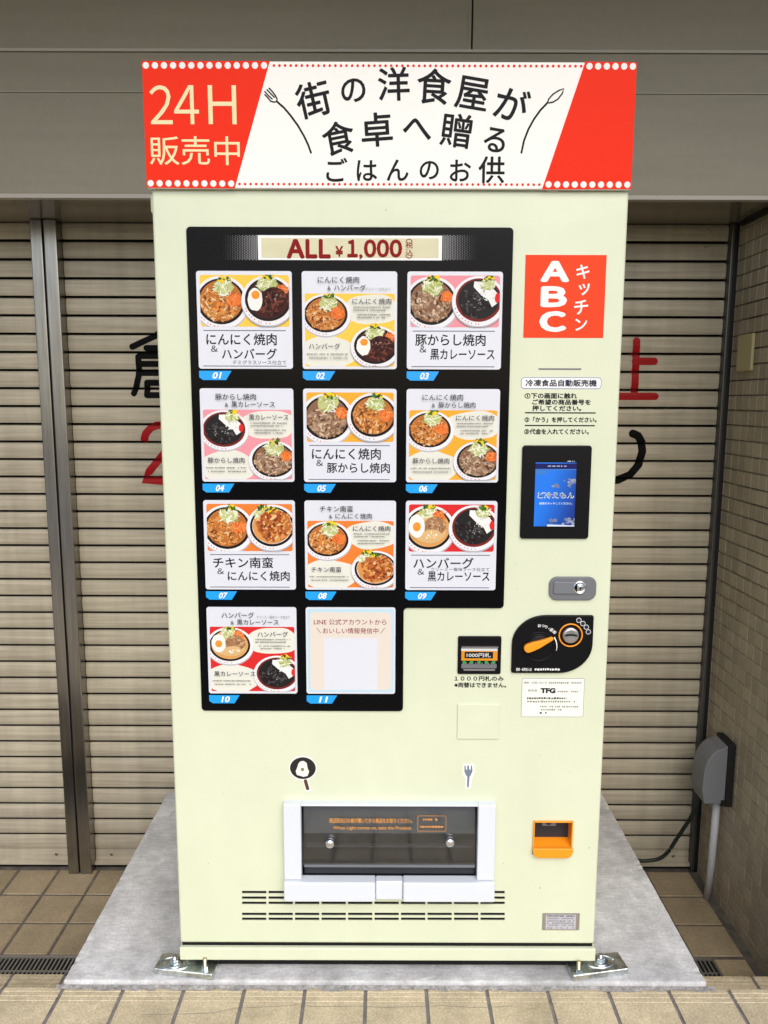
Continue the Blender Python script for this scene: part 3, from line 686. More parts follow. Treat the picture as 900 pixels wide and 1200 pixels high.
def dish(m, ly, kind, cx, cz, rx, rz, box):
    f = FOOD
    def put(p, mm, d=.00003):
        p = clip(p, *box)
        if p: m.flat(p, ly.nxt(d), mm)
    put(ell(cx, cz - rz * .05, rx * 1.01, rz * 1.02), f['shadow']); put(ell(cx, cz, rx, rz), f['plate'])
    for k in range(9):
        a = rad(200 + k * 9 + random.uniform(-2, 2)); put(ell(cx + rx * .92 * math.cos(a), cz + rz * .92 * math.sin(a), rx * .022, rz * .03, 5), f['redp'])
    put(ell(cx, cz + rz * .04, rx * .865, rz * .865), f['redring'] if kind == 'curry' else f['rim'])
    put(ell(cx, cz + rz * .06, rx * .775, rz * .775), f['k1'] if kind == 'curry' else (f['m1'] if kind == 'cream' else f['o1'] if kind == 'garlic' else f['p1'] if kind == 'pork' else f['d1'] if kind == 'demi' else f['plate']))
    px, pz = cx, cz + rz * .06; ax, az = rx * .76, rz * .76
    inn = lambda x, z: ((x - px) / ax) ** 2 + ((z - pz) / az) ** 2 < 1
    s = rx
    def cabbage(gx, gz, gr, n=46, top=True):
        put(ell(gx, gz, gr, gr * .75, 14, 0, .15), f['g1'])
        flakes(m, ly, n, gx, gz, gr, gr * .85, [f['g1'], f['g2'], f['g2'], f['g3'], f['rice']], s * .13, 6, box)
        if top: flakes(m, ly, 16, gx + gr * .1, gz + gr * .75, gr * .55, gr * .25, [f['g4'], f['g6'], f['g4'], f['g5'], f['g5']], s * .095, 1.8, box)
    def carrot(gx, gz, gr):
        put(ell(gx, gz, gr, gr * .8, 14, 0, .15), f['c1']); flakes(m, ly, 45, gx, gz, gr, gr * .85, [f['c1'], f['c2'], f['c3'], f['c1']], s * .11, 6, box)
    if kind == 'garlic':
        put(ell(px, pz, ax, az, 30, 0, .03), f['o1'])
        flakes(m, ly, 230, px - rx * .12, pz - rz * .14, ax * .92, az * .84, [f['o1'], f['o2'], f['o2'], f['o3'], f['o4'], f['o5'], f['o2']], s * .085, 2.6, box, inn)
        cabbage(px + rx * .10, pz + rz * .52, rx * .36)
        carrot(px + rx * .48, pz + rz * .02, rx * .27)
    elif kind == 'pork':
        put(ell(px, pz, ax, az, 30, 0, .03), f['p1'])
        flakes(m, ly, 210, px - rx * .03, pz - rz * .16, ax * .95, az * .82, [f['p1'], f['p2'], f['p3'], f['p4'], f['p5'], f['p2'], f['p5']], s * .095, 2.0, box, inn)
        cabbage(px + rx * .04, pz + rz * .55, rx * .38)
        carrot(px + rx * .55, pz + rz * .18, rx * .23)
    elif kind == 'demi':
        put(ell(px, pz, ax, az, 30, 0, .02), f['d1'])
        cabbage(px - rx * .02, pz + rz * .60, rx * .36); carrot(px + rx * .55, pz + rz * .38, rx * .2)
        put(ell(px + rx * .22, pz - rz * .10, rx * .52, rz * .58, 24, 0, .04), f['d1'])
        flakes(m, ly, 60, px + rx * .2, pz - rz * .15, rx * .52, rz * .55, [f['d1'], f['d2'], f['d4'], f['d4'], f['d2']], s * .11, 2.4, box, inn)
        flakes(m, ly, 14, px + rx * .22, pz + rz * .1, rx * .35, rz * .2, [f['d3'], f['d2']], s * .045, 2.4, box)
        put(ell(px - rx * .48, pz - rz * .02, rx * .28, rz * .46, 22, 0, .06), f['egg']);
        put(ell(px - rx * .46, pz + rz * .16, rx * .155, rz * .17, 20), f['yolk']); put(ell(px - rx * .50, pz + rz * .22, rx * .05, rz * .04, 10), f['c3'])
    elif kind == 'curry':
        put(ell(px, pz, ax * 1.02, az * 1.02, 32), f['k1'])
        put([(px - rx * .18, pz + rz * .72), (px + rx * .3, pz + rz * .70), (px + rx * .74, pz + rz * .2), (px + rx * .72, pz - rz * .12), (px + rx * .50, pz - rz * .30), (px + rx * .36, pz - rz * .02), (px + rx * .05, pz + rz * .22), (px - rx * .2, pz + rz * .5)], f['rice'])
        flakes(m, ly, 40, px + rx * .36, pz + rz * .22, rx * .3, rz * .25, [f['rice'], f['rice2'], f['egg']], s * .04, 1.6, box)
        flakes(m, ly, 80, px - rx * .18, pz - rz * .16, ax * .78, az * .75, [f['k1'], f['k2'], f['k1'], f['k2'], f['k1'], f['d4']], s * .09, 2, box, lambda x, z: inn(x, z) and (x - px) / rx + (z - pz) / rz < .18)
        flakes(m, ly, 12, px - rx * .12, pz - rz * .12, rx * .35, rz * .25, [f['k3']], s * .03, 1.6, box)
        cabbage(px + rx * .34, pz + rz * .62, rx * .28, 34)
        put(ell(px + rx * .70, pz + rz * .06, rx * .10, rz * .2, 12, 0, .12), f['redp'])
    elif kind == 'chicken':
        put(ell(px, pz, ax, az, 30, 0, .02), f['h2']); cabbage(px - rx * .36, pz + rz * .52, rx * .34)
        put(ell(px + rx * .08, pz + rz * .02, rx * .66, rz * .66, 26, 0, .06), f['h1'])
        flakes(m, ly, 190, px + rx * .08, pz + rz * .02, rx * .66, rz * .66, [f['h1'], f['h1'], f['h2'], f['h3'], f['h5'], f['h5'], f['h4'], f['h2']], s * .11, 1.7, box)
        flakes(m, ly, 18, px + rx * .0, pz + rz * .72, rx * .22, rz * .14, [f['g4'], f['g6'], f['g5'], f['g5']], s * .07, 1.6, box)
    elif kind == 'cream':
        put(ell(px, pz, ax, az, 30, 0, .02), f['m5']); cabbage(px - rx * .02, pz + rz * .62, rx * .34); carrot(px + rx * .38, pz + rz * .52, rx * .22)
        put(ell(px + rx * .0, pz - rz * .1, rx * .66, rz * .52, 26, 0, .05), f['m1'])
        put(ell(px + rx * .22, pz + rz * .08, rx * .42, rz * .40, 24, 0, .05), f['m2'])
        flakes(m, ly, 70, px + rx * .24, pz + rz * .10, rx * .4, rz * .36, [f['m2'], f['m3'], f['m4'], f['m2']], s * .09, 2.2, box)
        put(ell(px + rx * .12, pz - rz * .28, rx * .36, rz * .24, 20, 0, .12), f['m1']); flakes(m, ly, 10, px + rx * .1, pz - rz * .3, rx * .3, rz * .14, [f['o4'], f['egg']], s * .05, 1.6, box)
        put(ell(px - rx * .46, pz + rz * .08, rx * .30, rz * .48, 22, 0, .06), f['egg']); put(ell(px - rx * .46, pz + rz * .06, rx * .15, rz * .19, 20), f['yolk']); put(ell(px - rx * .49, pz + rz * .12, rx * .05, rz * .05, 10), f['c3'])

def bars(m, x0, x1, z, h, y, mm=greyink):
    """a line of print too small to read"""
    x = x0
    while x < x1:
        wd = h * random.uniform(.35, .95)
        if random.random() > .13: m.flat([(x, z - h * random.uniform(.25, .5)), (min(x + wd, x1), z - h * random.uniform(.25, .5)), (min(x + wd, x1), z + h * random.uniform(.2, .5)), (x, z + h * random.uniform(.2, .5))], y, mm)
        x += wd + h * .28
CY = DY - .0012
colx = [(341.6 - 0, 0), ]
C0 = ((F(230, 318)[0] + F(242.6, 711)[0]) / 2, (F(342, 318)[0] + F(349, 812)[0]) / 2)
C1 = ((F(353.3, 318)[0] + F(358.8, 711)[0]) / 2, (F(465.7, 318)[0] + F(462.8, 800)[0]) / 2)
C2 = ((F(477, 318)[0] + F(475.2, 690)[0]) / 2, (F(588.3, 318)[0] + F(581, 690)[0]) / 2)
RW = [(318.3, 432.6), (455.5, 564.6), (586.2, 690.5), (711, 812)]
RZ = [(F(400, b)[1], F(400, a)[1]) for a, b in RW]
def card(num, col, row, label):
    x0, x1 = (C0, C1, C2)[col]; z0, z1 = RZ[row]; W = x1 - x0; H = z1 - z0
    m = MB(); m.prism(rrect(x0, z0, x1, z1, .006), CY, DY + .0002, cardwhite); c = m.build('product_card', vm)
    c['label'] = label
    U = lambda u: x0 + u * W
    V = lambda v: z1 - v * H
    t = MB(); ty = CY - .0004
    # number tag
    t2 = MB(); t2.flat([(U(.0), V(1.022)), (U(.345), V(1.022)), (U(.285), V(1.118)), (U(.04), V(1.118)), (U(.0), V(1.09))], DY - e, blue)
    t2.text(num, U(.135), V(1.105), U(.225), V(1.035), DY - 2 * e, white, bold=.03, shear=.25); t2.build('number_tag', c)
    return c, U, V, W, H
def lineh(m, U, V, u0, u1, v, y, wd=.0018, mm=None): m.flat([(U(u0), V(v) - wd / 2), (U(u1), V(v) - wd / 2), (U(u1), V(v) + wd / 2), (U(u0), V(v) + wd / 2)], y, mm or greyline)
def cardA(num, col, row, bg, dishes, t1, t2, small, label, smallpos=2):
    c, U, V, W, H = card(num, col, row, label)
    p = MB(); ly = Lay(CY - .0002); box = (U(.035), V(.565), U(.97), V(.04))
    p.flat(rrect(box[0], box[1], box[2], box[3], .005), ly.nxt(.00003), BG[bg])
    for (k, u, v, rx, rz) in dishes: dish(p, ly, k, U(u), V(v), rx * W, rz * H, box)
    p.build('food_picture', c)
    m = MB(); y = CY - .0003
    lineh(m, U, V, .06, .93, .605, y); lineh(m, U, V, .05, .93, .972, y)
    n1 = len(t1); w1 = .132 * n1 if n1 <= 6 else .72
    m.text(t1, U(.09), V(.755), U(.09 + min(w1, .74)), V(.635), y, ink, bold=.014)
    m.text('＆', U(.135), V(.825), U(.205), V(.76), y, ink, bold=.006)
    n2 = len(t2); w2 = min(.118 * n2, .72)
    m.text(t2, U(.25), V(.90), U(.93 if n2 > 5 else .83), V(.79), y, ink, bold=.014)
    if small and smallpos == 2: m.text(small, U(.36), V(.955), U(.93), V(.912), y, ink)
    if small and smallpos == 1: m.text(small, U(.28), V(.785 + .0), U(.93), V(.745), y, ink)
    m.build('lettering', c)
def blob(cx, cz, rx, rz, seed):
    rnd = random.Random(seed); ph = [rnd.uniform(0, 6.28) for _ in range(3)]
    return [(cx + rx * math.cos(a) * (1 + .05 * math.sin(3 * a + ph[0]) + .04 * math.sin(5 * a + ph[1])), cz + rz * math.sin(a) * (1 + .05 * math.sin(4 * a + ph[2]))) for a in [2 * math.pi * k / 40 for k in range(40)]]
def cardB(num, col, row, bg, d1, d2, h1, h2, b1, b2, label, hs1=None, bs1=None, bs2=None):
    c, U, V, W, H = card(num, col, row, label)
    p = MB(); ly = Lay(CY - .0002); box = (U(.03), V(.972), U(.975), V(.225))
    p.flat(rrect(box[0], box[1], box[2], box[3], .004), ly.nxt(.00003), BG[bg])
    bal = []
    for i, (u, v, rx, rz) in enumerate(((.735, .385, .30, .155), (.27, .835, .31, .175))):
        bal.append(clip(blob(U(u), V(v), rx * W, rz * H, ord(num[1]) + i), *box))
    ly.nxt(.00004)
    dish(p, ly, d1, U(.25), V(.445), .265 * W, .215 * H, box); dish(p, ly, d2, U(.775), V(.77), .265 * W, .215 * H, box)
    p.build('food_picture', c)
    y = ly.y - .0002
    for q in bal: p = MB(); p.flat(q, CY - .0002 - .0000355, BG['balloon']); p.build('speech_balloon', c)
    m = MB()
    m.text(h1, U(.17), V(.122), U(.17 + min(.072 * len(h1), .46)), V(.055), y, ink, bold=.004)
    m.text('&', U(.27), V(.195), U(.305), V(.155), y, ink); m.text(h2, U(.34), V(.20), U(.34 + min(.066 * len(h2), .48)), V(.138), y, ink, bold=.004)
    if hs1: m.text(hs1, U(hs1 and .56), V(hs1 and .125 if len(h1) < 6 else .195), U(.93), V(.092 if len(h1) < 6 else .165), y, greyink)
    m.build('heading', c); m = MB()
    wb = min(.068 * len(b1), .42); m.text(b1, U(.735 - wb / 2), V(.335), U(.735 + wb / 2), V(.275), y, navy, bold=.004)
    for k, v in enumerate((.365, .395, .44, .47)): bars(m, U(.54 + .04 * (k // 2)), U(.93 - .05 * (k % 2)), V(v), .012 * H * 1.4, y)
    m.build('caption', c); m = MB()
    wb = min(.066 * len(b2), .46); m.text(b2, U(.07), V(.795), U(.07 + wb), V(.735), y, navy, bold=.004)
    for k, v in enumerate((.845, .885)): bars(m, U(.05 + .02 * k), U(.48), V(v), .012 * H * 1.4, y)
    m.build('caption', c)
GA, HB, PK, CU, CH = 'にんにく焼肉', 'ハンバーグ', '豚からし焼肉', '黒カレーソース', 'チキン南蛮'
DEM, CRM = 'デミグラスソース仕立て', 'クリーミー香味ソース仕立て'
two = lambda a, c: [(a, .255, .32, .29, .27), (c, .75, .30, .28, .255)]
cardA('01', 0, 0, 'yellow', two('garlic', 'demi'), GA, HB, DEM, 'picture card with two plates on yellow, tag 01')
cardB('02', 1, 0, 'yellow', 'garlic', 'demi', GA, HB, GA, HB, 'picture card with speech balloons on yellow, tag 02', hs1=DEM)
cardA('03', 2, 0, 'pink', two('pork', 'curry'), PK, CU, None, 'picture card with two plates on pink, tag 03')
cardB('04', 0, 1, 'pink', 'curry', 'pork', PK, CU, CU, PK, 'picture card with speech balloons on pink, tag 04')
cardA('05', 1, 1, 'amber', two('pork', 'garlic'), GA, PK, None, 'picture card with two plates on amber, tag 05')
cardB('06', 2, 1, 'amber', 'garlic', 'pork', GA, PK, GA, PK, 'picture card with speech balloons on amber, tag 06')
cardA('07', 0, 2, 'orange', two('garlic', 'chicken'), CH, GA, None, 'picture card with two plates on orange, tag 07')
cardB('08', 1, 2, 'orange', 'garlic', 'chicken', CH, GA, GA, CH, 'picture card with speech balloons on orange, tag 08')
cardA('09', 2, 2, 'red', two('cream', 'curry'), HB, CU, CRM, 'picture card with two plates on red, tag 09', 1)
cardB('10', 0, 3, 'red', 'cream', 'curry', HB, CU, HB, CU, 'picture card with speech balloons on red, tag 10', hs1=CRM)
c, U, V, W, H = card('11', 1, 3, 'pale blue and beige notice card, tag 11')
m = MB(); y = CY - .0002
m.flat(rrect(U(.02), V(.98), U(.98), V(.02), .005), y, BG['sky']); m.flat(rrect(U(.045), V(.955), U(.955), V(.055), .009), y - .00004, BG['beige'])
m.flat([(U(.20), V(.955)), (U(.80), V(.955)), (U(.80), V(.35)), (U(.20), V(.35))], y - .00008, cardwhite)
m.text('LINE 公式アカウントから', U(.09), V(.20), U(.90), V(.135), y - .00012, darkred, bold=.006); m.text('おいしい情報発信中', U(.19), V(.30), U(.81), V(.235), y - .00012, darkred, bold=.006)
m.stroke([(U(.12), V(.235)), (U(.165), V(.295))], .0012, y - .00012, darkred); m.stroke([(U(.88), V(.235)), (U(.835), V(.295))], .0012, y - .00012, darkred)
m.build('lettering', c)

# ---- right column prints
y1 = FY - .0005
ab = qrect((616, 299), (711.2, 298.6), (706.6, 396), (613, 396)); m = MB()
m.box(ab[0], ab[2], y1, FY + .0005, ab[1], ab[3], orangered); abo = m.build('logo_sticker', vm)
m = MB()
m.ptext('Ａ', 635.6, 307.4, 665, 329, y1 - e, white, bold=.055); m.ptext('Ｂ', 636, 337, 662, 358.4, y1 - e, white, bold=.055); m.ptext('Ｃ', 634.2, 366, 661.5, 387.6, y1 - e, white, bold=.055)
for ch, x, y, s, a in (('キ', 683, 318.5, 17, 6), ('ッ', 685, 339, 17, 8), ('チ', 681, 360, 17.5, 6), ('ン', 681, 380, 16, 6)): m.char(ch, x, y, s, a, y1 - e, white, bold=.018)
m.build('lettering', abo)
m = MB(); r = prect(631, 431.6, 681, 433.4); m.box(r[0], r[2], FY - .0006, FY + .001, r[1], r[3], greyplast); m.build('card_slot', vm)
r = prect(610.6, 442.3, 704.8, 455.7); m = MB()
m.flat(rrect(r[0], r[1], r[2], r[3], .0075), y1, bluetrim); m.flat(rrect(r[0] + .0012, r[1] + .0012, r[2] - .0012, r[3] - .0012, .0065), y1 - .0001, white)
m.ptext('冷凍食品自動販売機', 616, 445, 699, 452.8, y1 - .0003, navy, bold=.03)
for s, x0, ya, x1, yb in (('①下の画面に触れ', 615, 460.6, 676, 467), ('ご希望の商品番号を', 624, 468.2, 692, 474.2), ('押してください。', 624, 475.4, 681, 481.4), ('②「かう」を押してください。', 615, 488.8, 699, 494.8), ('③代金を入れてください。', 614.5, 502.6, 690, 508.8)):
    m.ptext(s, x0, ya, x1, yb, y1, ink, bold=.03)
for yy, xe in ((483.8, 698), (498.7, 697)):
    r = prect(615, yy - .7, xe, yy + .7); m.flat([(r[0], r[1]), (r[2], r[1]), (r[2], r[3]), (r[0], r[3])], y1, ink)
m.build('instruction_print', vm)

# ---- touch screen
r = qrect((612.4, 521.7), (693.2, 522), (688.9, 631), (608.4, 631)); m = MB()
m.prism(rrect(r[0], r[1], r[2], r[3], .007), FY - .006, FY + .001, blackplast); ts = m.build('touch_screen', vm, bevel=.0025, seg=3)
r = qrect((627.3, 541.8), (675, 541.8), (672, 616.3), (624.6, 616.3)); w_, h_ = r[2] - r[0], r[3] - r[1]; ys = FY - .0064
U = lambda u: r[0] + u * w_
V = lambda v: r[3] - v * h_
m = MB()
m.flat([(U(0), V(1)), (U(1), V(1)), (U(1), V(0)), (U(0), V(0))], ys, scr_blue)
m.flat([(U(0), V(.10)), (U(1), V(.10)), (U(1), V(.015)), (U(0), V(.015))], ys - .0001, scr_navy)
m.flat([(U(0), V(.125)), (U(1), V(.115)), (U(1), V(.10)), (U(0), V(.10))], ys - .0001, scr_light)
m.flat(clip(ell(U(.12), V(.14), .16 * w_, .05 * h_, 20), U(0), V(1), U(1), V(.126)), ys - .00012, scr_light)
rr = random.Random(4)
for (cu, cv, cw, chh, nn_) in ((.87, .29, .15, .07, 16), (.52, .36, .13, .02, 9), (.86, .91, .16, .06, 16), (.50, .915, .11, .03, 9)):
    for k in range(nn_):
        u = cu + rr.gauss(0, .5) * cw; v = cv + rr.gauss(0, .5) * chh + abs(u - cu) * .12; a = rr.uniform(.25, .5) * min(cw, .1)
        p = clip(ell(U(u), V(v), a * w_, a * w_ * rr.uniform(.7, 1.0), 12, 0, .12), U(0), V(1), U(1), V(0))
        if p: m.flat(p, ys - .00015 - .00001 * k, rr.choice((scr_cloud, scr_cloud, scr_cloud2)))
m.flat([(U(.33), V(1)), (U(1), V(1)), (U(1), V(.985)), (U(.33), V(.97))], ys - .0004, scr_white)
m.text('ど冷えもん', U(.08), V(.555), U(.96), V(.465), ys - .0005, scr_white, bold=.055); m.text('ど冷えもん', U(.09), V(.548), U(.95), V(.472), ys - .0007, ink, bold=.012)
m.text('画面をタッチしてください。', U(.12), V(.655), U(.93), V(.62), ys - .0005, scr_white, bold=.015); bars(m, U(.30), U(.75), V(.055), .018 * h_, ys - .0003, scr_white)
bars(m, U(.33), U(.70), V(.935), .018 * h_, ys - .0006, scr_navy); bars(m, U(.78), U(.95), V(-.02), .018 * h_, ys, scr_white)
m.build('display', ts)

# ---- lock
r = prect(643, 675.3, 698.3, 703); ch = .010
def oct_(x0, z0, x1, z1, c): return [(x0 + c, z0), (x1 - c, z0), (x1, z0 + c), (x1, z1 - c), (x1 - c, z1), (x0 + c, z1), (x0, z1 - c), (x0, z0 + c)]
m = MB(); m.prism(rrect(r[0], r[1], r[2], r[3], .019, 8), FY - .006, FY + .001, greyplast); lk = m.build('lock', vm, bevel=.003, seg=3)
q = prect(648, 681, 676, 695); m = MB(); m.prism(rrect(q[0], q[1], q[2], q[3], .003), FY - .0095, FY - .005, midgrey); m.build('lock_handle', lk, bevel=.0015)
c = F(678.4, 687.5); m = MB(); m.lathe((c[0], FY - .005, c[1]), (0, -1, 0), [(.0165, 0), (.0165, .003), (.0135, .006), (.0125, .006), (.0120, .0045), (.0065, .0045), (.0060, .0085), (.004, .009)], chrome, 28); m.box(c[0] - .001, c[0] + .001, FY - .0155, FY - .0140, c[1] - .004, c[1] + .004, ink); m.build('lock_cylinder', lk)

# ---- coin panel
r = prect(599.5, 720.3, 694, 788); X0, Z0, X1, Z1 = r; big = (Z1 - Z0) * .50; bx = big * 1.12
o = arc(X1 - .005, Z1 - .005, .005, 0, 90) + [(X0 + bx + (bx) * math.cos(rad(a)), Z1 - big + big * math.sin(rad(a))) for a in range(90, 181, 9)] + arc(X0 + .006, Z0 + .006, .006, 180, 270) + [(X1 - bx + bx * math.cos(rad(a)), Z0 + big + big * math.sin(rad(a))) for a in range(270, 361, 9)]
m = MB(); m.prism(o, FY - .006, FY + .001, blackplast); cp_ = m.build('coin_panel', vm, bevel=.002)
c = F(631.3, 757); yk = FY - .006
m = MB(); m.lathe((c[0], yk, c[1]), (0, -1, 0), [(.0365, 0), (.0365, .0015), (.034, .002), (.032, .0005), (.030, .0005), (.029, .006), (.026, .0075)], blackplast, 40); m.build('dial', cp_)
m = MB(); A = F(617.3, 756.5); Bp = F(645.3, 745); M1 = F(629.5, 753)
o = []
d = (Vector(Bp) - Vector(A)).normalized(); nn = Vector((-d.y, d.x))
o = [Vector(A) + (nn * math.cos(a) - d * math.sin(a)) * 5.3 * PX for a in [math.pi * k / 10 for k in range(11)]]
o += [Vector(F(623.5, 759.0)) + Vector((0, -.5 * PX)), Vector(F(630.5, 756.2)) + Vector((0, 0))]
o = [tuple(p) for p in o] + [tuple(Vector(Bp) - nn * 1.9 * PX), tuple(Vector(Bp) + d * 1.4 * PX), tuple(Vector(Bp) + nn * 1.9 * PX), F(631, 747.6), F(622, 749.6)]
m.prism(o, yk - .018, yk - .007, orange); m.build('lever', cp_, bevel=.0025, seg=3)
c = F(667.9, 743.4); m = MB()
m.lathe((c[0], yk, c[1]), (0, -1, 0), [(.0282, 0), (.0282, .0014), (.0276, .002), (.0258, .002), (.0252, .0014), (.0252, 0)], orange, 40, False)
m.lathe((c[0], yk - .0005, c[1]), (0, -1, 0), [(.0185, 0), (.0185, .003), (.016, .005), (.010, .004)], silver, 40)
m.build('coin_ring', cp_)
m = MB(); m.stroke([(c[0] - .013, c[1] + .0002), (c[0] - .005, c[1] + .0018), (c[0] + .005, c[1] + .0018), (c[0] + .013, c[1] + .0002)], .0035, yk - .0062, ink); m.build('coin_slot', cp_)
m = MB(); yl = yk - .0004
for i, (x, y) in enumerate(((677.6, 726), (682.2, 729.8), (686.2, 734), (688.6, 739.5))):
    cc = F(x, y); rr_ = .0060
    m.lathe((cc[0], yl - .00012 * i, cc[1]), (0, -1, 0), [(rr_, 0), (rr_, .00005), (rr_ - .0011, .00005), (rr_ - .0011, 0)], bluetrim if False else white, 20)
    m.flat(ell(cc[0], cc[1], rr_ - .0011, rr_ - .0011, 16), yl - .00012 * i - .00006, navy)
m.build('coin_icons', cp_); m = MB()
for ch, x, y, a in (('お', 631.5, 732.2, 5), ('つ', 635.7, 732.6, -5), ('り', 639.5, 733.8, -14), ('・', 642.5, 735.6, -20), ('返', 645.6, 737, -30), ('却', 649, 739.8, -38)): m.char(ch, x, y, 4.2, a, yl, white, bold=.02)
m.build('lettering', cp_); m = MB()
m.ptext('硬貨・紙幣投入前', 604.2, 781.6, 622.4, 785.2, yl, white, bold=.01); m.ptext('返却できません。', 626.5, 781.6, 656.5, 785.4, yl, white, bold=.01) if False else bars(m, F(626, 783)[0], F(656, 783)[0], F(640, 783.4)[1], 3.4 * PX, yl, white)
m.build('lettering', cp_); m = MB()
kc = F(631.3, 757); m.stroke([(kc[0] + .041 * math.cos(rad(a)), kc[1] + .041 * math.sin(rad(a))) for a in range(-12, 34, 5)], .0012, yl, white, .003)
m.build('dial_mark', cp_)

# ---- bill slot
r = br; m = MB()
fr = prect(536.3, 745.2, 587, 789.5)
m.prism(rrect(fr[0], fr[1], fr[2], fr[3], .004), FY - .004, FY + .0205, blackplast); bs = m.build('bill_slot', vm, bevel=.0015)
yb = FY - .0045; m = MB()
def pb(x0, y0, x1, y1_, mm, h, d=.003): q = prect(x0, y0, x1, y1_); m.box(q[0], q[2], yb - h, yb - h + d, q[1], q[3], mm)
pb(540.5, 756.4, 583.3, 758, silver, .0045); pb(540.2, 759, 582.4, 761.4, led_white, .0046); m.build('bezel_bar', bs)
m = MB(); pb(540.5, 761.8, 582.6, 773.3, led_orange, .0008); pb(544.2, 763, 577.4, 770.6, ink, .0012)
q = prect(546.5, 764.2, 574.5, 769.2); m.text('1000円札', q[0], q[1], q[2], q[3], yb - .0016, led_white, bold=.02); m.build('indicator', bs)
m = MB()
for k in range(5): pb(542 + k * 8.6, 774, 545.6 + k * 8.6, 777, led_green, .0008)
pb(540.5, 777.6, 581.5, 782, midgrey, .001); pb(543, 783, 579.5, 785, silver, .0016)
for k in range(11): pb(541.5 + k * 3.7, 775.6, 543 + k * 3.7, 782.4, greyplast, .002)
m.build('bill_mouth', bs)
m = MB(); m.ptext('１０００円札のみ', 532.7, 792.3, 590, 797.8, y1, ink, bold=.026); m.ptext('※両替はできません。', 532.7, 799.8, 593, 805.6, y1, ink, bold=.026); m.build('notice_print', vm)

# ---- contact sticker
r = qrect((610.9, 794.2), (685, 795.3), (683.4, 840.6), (611.3, 839.6)); w_, h_ = r[2] - r[0], r[3] - r[1]
U = lambda u: r[0] + u * w_
V = lambda v: r[3] - v * h_
m = MB(); m.prism(rrect(r[0], r[1], r[2], r[3], .004), y1, FY + .0005, greyplast); cs = m.build('contact_sticker', vm)
m = MB(); m.flat(rrect(r[0] + .0009, r[1] + .0009, r[2] - .0009, r[3] - .0009, .0032), y1 - .0001, mat('sticker_white', (.78, .80, .72), .45)); yy = y1 - .0003
m.text('故障・お問い合わせ', U(.03), V(.145), U(.40), V(.085), yy, ink); bars(m, U(.43), U(.95), V(.115), .055 * h_, yy)
m.text('TFG', U(.30), V(.385), U(.54), V(.25), yy, ink, bold=.06); m.text('販売者', U(.10), V(.345), U(.25), V(.285), yy, ink); bars(m, U(.57), U(.90), V(.34), .05 * h_, yy)
bars(m, U(.09), U(.72), V(.515), .06 * h_, yy, ink); bars(m, U(.09), U(.90), V(.60), .06 * h_, yy, greyink)
bars(m, U(.30), U(.92), V(.73), .05 * h_, yy, greyink); bars(m, U(.32), U(.68), V(.81), .05 * h_, yy, greyink); bars(m, U(.30), U(.42), V(.89), .06 * h_, yy, ink)
m.build('lettering', cs)
# ---- blank cover
r = prect(535.8, 824.6, 585.3, 865.6); m = MB(); m.prism(rrect(r[0], r[1], r[2], r[3], .002), FY - .0035, FY + .001, cream); m.build('cover_plate', vm, bevel=.0015)
# ---- decals kept: frying pan with egg, fork
m = MB(); mf = mat('decal_brown', (.10, .04, .02), .5); mp = mat('decal_pan', (.02, .017, .015), .5); me_ = mat('decal_steel', (.16, .20, .26), .5)
c = F(355, 900); m.flat(ell(c[0], c[1], 17.6 * PX, 16.2 * PX, 40), y1 + .0002, white); 
m.stroke([F(358, 914), F(361, 925)], 7.2 * PX, y1 + .0001, white); m.stroke([F(358, 915), F(360.5, 924)], 4.4 * PX, y1 - .0001, mf)
m.flat(ell(c[0], c[1], 16 * PX, 14.4 * PX, 40), y1 - .0003, mp)
m.flat([F(*p) for p in ((352, 892), (356, 891.5), (359.5, 894), (360.5, 900), (362.3, 904), (360.5, 909), (356, 910.2), (352, 909), (348, 908), (346.5, 903.5), (348.5, 899), (349.5, 895))], y1 - .0004, FOOD['egg'])
cc = F(354.5, 901.5); m.flat(ell(cc[0], cc[1], 2 * PX, 2 * PX, 16), y1 - .0005, ink); m.flat(ell(cc[0], cc[1], 1.1 * PX, 1.1 * PX, 12), y1 - .0006, FOOD['g3'])
m.build('pan_decal', vm)
m = MB()
m.flat([F(*p) for p in ((542.5, 895), (555.5, 895), (556.2, 905), (553, 912.5), (551.5, 924), (545, 924), (545.5, 912.5), (542, 906))], y1 + .0002, white)
m.flat([F(*p) for p in ((544.2, 897), (545.6, 897), (546, 902), (547.2, 902), (547.6, 897), (549.6, 897), (550, 902), (551.4, 902), (551.8, 897), (553.3, 897), (553.6, 904), (551.5, 908.5), (550.2, 910), (549.4, 922.5), (547.2, 922.5), (547.6, 910), (545.8, 908), (544.2, 904))], y1 - .0001, me_)
m.build('fork_decal', vm)

# ---- dispenser
of = qrect((334.3, 937.6), (579.5, 938.4), (577.7, 1048.2), (333.6, 1047.4)); ins = op
fy = FY - .022
m = MB()
zt_ = ins[3]; zbm = F(450, 1025)[1]
m.box(of[0], ins[0], fy, FY + .002, zbm, of[3], dispwhite); m.box(ins[2], of[2], fy, FY + .002, zbm, of[3], dispwhite)
m.box(ins[0] - .0005, ins[2] + .0005, fy + .002, FY + .002, zt_ - .001, of[3] - .0006, dispwhite)
df = m.build('dispenser_frame', vm, bevel=.004, seg=3)
m = MB()
cl_, cr_ = F(440, 1040)[0], F(472, 1040)[0]
m.box(of[0] - .0005, cl_, fy - .010, FY + .002, of[1], zbm - .0012, dispwhite); m.box(cr_, of[2] + .0005, fy - .010, FY + .002, of[1], zbm - .0012, dispwhite)
m.box(cl_ + .0006, cr_ - .0006, fy - .003, FY + .002, of[1] + .001, zbm - .002, dispwhite); m.build('tray_lip', df, bevel=.004, seg=3)
